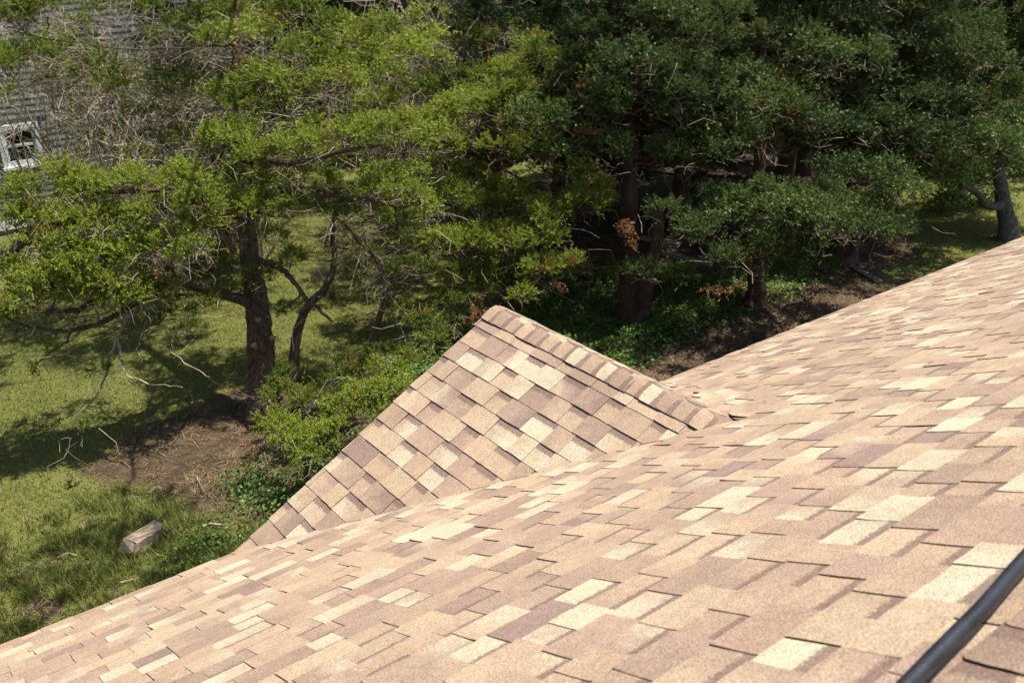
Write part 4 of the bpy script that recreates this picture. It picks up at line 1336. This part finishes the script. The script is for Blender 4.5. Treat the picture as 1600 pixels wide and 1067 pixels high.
# ------------------------------------------------------------------ neighbouring house
NHY = at(60, 240, 19.5)[1]
pw = lambda u, v: CAM + (np.array([(u - 800) / F, (v - 533.5) / F, 1.0]) @ RM) * ((NHY - CAM[1]) / ((np.array([(u - 800) / F, (v - 533.5) / F, 1.0]) @ RM)[1]))
wx1 = pw(420, 120)[0]
nb = thing('neighbour_house', 'grey cedar shingled house with white windows seen behind bare branches', 'house', (pw(60, 240)[0], NHY, GZ))
NB = -np.array(nb.location)
wx0 = wx1 - 9.0
obj('wall', box_mesh('wall', (wx0, NHY + 0.012, GZ), (wx1, NHY + 6, 5.4), M['cedar_c']), nb, NB)
obj('roof', prism_mesh('roof', [(NHY - 0.3, 5.35), (NHY + 3, 7.0), (NHY + 6.3, 5.35), (NHY + 6.3, 5.2), (NHY + 3, 6.85), (NHY - 0.3, 5.2)], 'x', wx0 - 0.2, wx1 + 0.2, M['deck']), nb, NB)
wins = []
def window(u0, v0, u1, v1, tall=1.45):
    a_, b_ = pw(u0, v1), pw(u1, v1)
    x0_, x1_, z0_ = a_[0], b_[0], (a_[2] + b_[2]) / 2
    z1_ = z0_ + tall
    wins.append((x0_ - .02, x1_ + .02, z0_ - .06, z1_ + .02))
    f = obj('window', None, nb, NB)
    y = NHY
    t_ = 0.10
    for lo, hi in (((x0_, y - .05, z0_), (x0_ + t_, y, z1_)), ((x1_ - t_, y - .05, z0_), (x1_, y, z1_)), ((x0_ + t_, y - .05, z1_ - t_), (x1_ - t_, y, z1_)), ((x0_ - .03, y - .09, z0_ - .05), (x1_ + .03, y, z0_ - .001))):
        obj('frame', box_mesh('frame', lo, hi, M['white']), f)
    xa, xb = x0_ + t_ + .002, x1_ - t_ - .002
    zm = (z0_ + z1_) / 2
    for z_, th in ((z0_ + .002, .11), (zm - .03, .05), (z1_ - t_ - .055, .05)):
        obj('sash_rail', box_mesh('sash_rail', (xa, y - .03, z_), (xb, y - .004, z_ + th), M['white']), f)
    obj('sash_stile', box_mesh('sash_stile', (xa, y - .026, z0_ + .12), (xa + .05, y - .006, z1_ - t_ - .06), M['white']), f)
    obj('sash_stile', box_mesh('sash_stile', (xb - .05, y - .026, z0_ + .12), (xb, y - .006, z1_ - t_ - .06), M['white']), f)
    obj('pane', box_mesh('pane', (xa + .05, y - .015, z0_ + .05), (xb - .05, y - .01, z1_ - t_), M['glass']), f)
window(5, 180, 72, 258, 0.85)
window(275, 40, 345, 158, 1.5)
window(-130, 180, -60, 265, 1.3)
obj('corner_board', box_mesh('corner_board', (wx1 - .12, NHY - .04, GZ), (wx1 + .02, NHY + .005, 5.2), M['white']), nb, NB)
obj('trim_board', box_mesh('trim_board', (wx0, NHY - .03, GZ + .1), (wx1 - .13, NHY + .004, GZ + .28), M['white']), nb, NB)
# cedar wall shingles: those in view as single pieces, the rest joined
shm = []
for k_, mt in enumerate((M['cedar'], M['cedar_b'], M['cedar_c'], M['cedar'])):
    wd = (0.12, 0.15, 0.10, 0.17)[k_]
    V = np.array([[0, -.016, 0], [wd - .005, -.016, 0], [wd - .005, 0, .14], [0, 0, .14], [0, .01, 0], [wd - .005, .01, 0], [wd - .005, .01, .14], [0, .01, .14]])
    shm.append((wd, mesh_from('wall_shingle', V, [np.array([(0, 1, 2, 3), (4, 5, 1, 0), (4, 0, 3, 7), (1, 5, 6, 2)])], mt), V))
rest_sh = {0: MB(), 1: MB(), 2: MB(), 3: MB()}
cnt = 0
zc = GZ + 0.3
cand = []
while zc < 4.0:
    x = wx0 + rng.random() * .05
    while x < wx1 - 0.3:
        k_ = int(rng.integers(0, 4))
        wd = shm[k_][0]
        if not any(a_ - wd < x < b_ and c_ - .12 < zc < d_ for a_, b_, c_, d_ in wins):
            cand.append((x, zc, k_))
        x += wd
    zc += 0.127
cz = np.array([(x, NHY, z) for x, z, _ in cand])
qq = (cz - CAM) @ RM.T
uu = qq[:, 0] / qq[:, 2] * F + 800
vv = qq[:, 1] / qq[:, 2] * F + 533.5
score = np.hypot((uu - 130) / 1.4, vv - 200)
order = np.argsort(score)
take = set(order[:280].tolist())
for i, (x, z, k_) in enumerate(cand):
    if i in take:
        o = obj('wall_shingle', shm[k_][1], nb, np.array((x, NHY, z)) + NB)
        continue
    rest_sh[k_].add(shm[k_][2] + np.array((x, NHY, z)), np.array([(0, 1, 2, 3), (4, 5, 1, 0), (4, 0, 3, 7), (1, 5, 6, 2)]))
allv = MB()
for k_ in range(4):
    if rest_sh[k_].n: 
        allv.add(np.concatenate(rest_sh[k_].v), np.concatenate(rest_sh[k_].q))
obj('shingle_cladding', allv.mesh('shingle_cladding', M['cedar']), nb, NB, 'stuff')

# ------------------------------------------------------------------ small things on the ground
def rough_beam(name, a_, b_, wd, ht, mat, label, cat, rough=0.006, n=7):
    a_, b_ = np.asarray(a_, float), np.asarray(b_, float)
    d = b_ - a_
    L_ = np.linalg.norm(d)
    d /= L_
    s_ = np.cross(np.array([0, 0, 1.0]), d); s_ /= np.linalg.norm(s_)
    up = np.cross(d, s_)
    prof = np.array([(-.5, 0), (.5, 0), (.5, .35), (.5, .92), (.44, 1), (-.44, 1), (-.5, .92), (-.5, .35)])
    V = []
    for i in range(n):
        t_ = i / (n - 1)
        for px_, pz_ in prof:
            endj = rng.normal(0, 0.03) if i in (0, n - 1) else 0
            V.append(d * (t_ * L_ + endj) + s_ * (px_ * wd + rng.normal(0, rough)) + up * (pz_ * ht + rng.normal(0, rough * .8)))
    V = np.array(V)
    m = len(prof)
    q_ = [(i * m + j, i * m + (j + 1) % m, (i + 1) * m + (j + 1) % m, (i + 1) * m + j) for i in range(n - 1) for j in range(m)]
    me = bpy.data.meshes.new(name)
    me.from_pydata(V.tolist(), [], [x[::-1] for x in q_] + [list(range(m)), list(range((n - 1) * m, n * m))[::-1]])
    me.materials.append(mat)
    me.validate()
    o = obj(name, me, None, a_)
    o['label'] = label
    o['category'] = cat
    return o
A_, B_ = atz(200, 866, GZ + 0.02), atz(247, 836, GZ + 0.02)
rough_beam('wood_block', A_, B_, 0.19, 0.14, M['wood'], 'short weathered timber block lying in the grass near the eave', 'timber', 0.004)
A_, B_ = atz(1333, 418, GZ + 0.01), atz(1372, 442, GZ + 0.01)
rough_beam('board', A_, B_, 0.14, 0.04, M['wood_grey'], 'grey board lying on bare earth beside the leaning cedar trunk', 'board', 0.003)
for (u0, v0, u1, v1, lab) in ((1040, 398, 1110, 415, 'weathered brown plank lying behind the split red trunk'), (1000, 372, 1060, 385, 'upper weathered plank lying behind the split red trunk')):
    rough_beam('plank', atz(u0, v0, GZ + .25), atz(u1, v1, GZ + .2), 0.16, 0.05, M['wood'], lab, 'plank', 0.004)
def stick(pts, r0, r1, label):
    P_ = smooth_path([atz(u, v, GZ + 0.02 + rng.random() * .02) for u, v in pts], 6, 0.004)
    V, q_, tr_ = tube(P_, np.linspace(r0, r1, len(P_)), 6, 0.1)
    mb = MB(); mb.add(V, q_, tr_)
    o = obj('stick', mb.mesh('stick', M['twig'], True, P_[0]), None, P_[0])
    o['label'] = label; o['category'] = 'stick'; o['group'] = 'sticks lying in the yard'
stick([(316, 822), (330, 818), (350, 821)], 0.018, 0.010, 'broken stick in the grass right of the timber block')
stick([(188, 910), (200, 907), (212, 904)], 0.012, 0.006, 'pale thin stick in the grass just above the left eave')
stick([(230, 770), (245, 760), (252, 763)], 0.008, 0.005, 'pale twig on the bare earth below the near cedar')
stick([(90, 872), (105, 865), (120, 868)], 0.02, 0.01, 'dark stick lying in shaded grass at lower left')
stick([(1165, 470), (1185, 478), (1210, 492)], 0.010, 0.006, 'thin stick on dark earth below the second right cedar')
stick([(308, 745), (313, 757), (318, 768)], 0.008, 0.004, 'short pale stick on earth left of the weeds')

# weeds along the near edge of the earth patch
def weed(label, u, v, n, r, h):
    b_ = atz(u, v)
    d = rng.normal(0, 1, (n, 2)) * r
    P_ = np.stack([b_[0] + d[:, 0], b_[1] + d[:, 1], GZ + h * rng.random(n) * np.exp(-(d ** 2).sum(1) / (2 * r * r)) + .03], 1)
    mb = MB()
    leaves(mb, P_ - b_, np.stack([d[:, 0] * 2, d[:, 1] * 2, np.full(n, .6)], 1) + rng.normal(0, .3, (n, 3)), rng.uniform(.03, .06, n), tint4(rng.normal(.6, .2, n)))
    root = thing('weed_clump', label, 'weeds', b_, 'weed clumps near the gable')
    obj('leaves', mb.mesh('leaves', M['ivy']), root, None, 'stuff')
    mb = MB()
    m = min(n // 5, 30)
    twigs(mb, rng.normal(0, r * .4, (m, 3)) * np.array([1, 1, 0]), P_[:m] - b_, 0.004, 0.002, 0.1, 0.03, 3)
    obj('stems', mb.mesh('stems', M['ivy'], False), root, None, 'stuff')
weed('bright green weed clump on the earth below the low cedar bough', 385, 760, 260, .22, .30)
weed('bright weed clump at the lower end of the gable rake', 345, 850, 150, .2, .25)
weed('weed clump beside the lowest gable shingles', 440, 800, 170, .22, .3)
weed('leafy weeds just right of the timber block', 300, 870, 150, .22, .2)
weed('fern-like weeds close under the gable rake', 490, 745, 300, .25, .35)
tot = sum(len(o.data.polygons) for o in SC.objects if o.type == 'MESH')
print('faces', tot, 'objects', len(SC.objects))
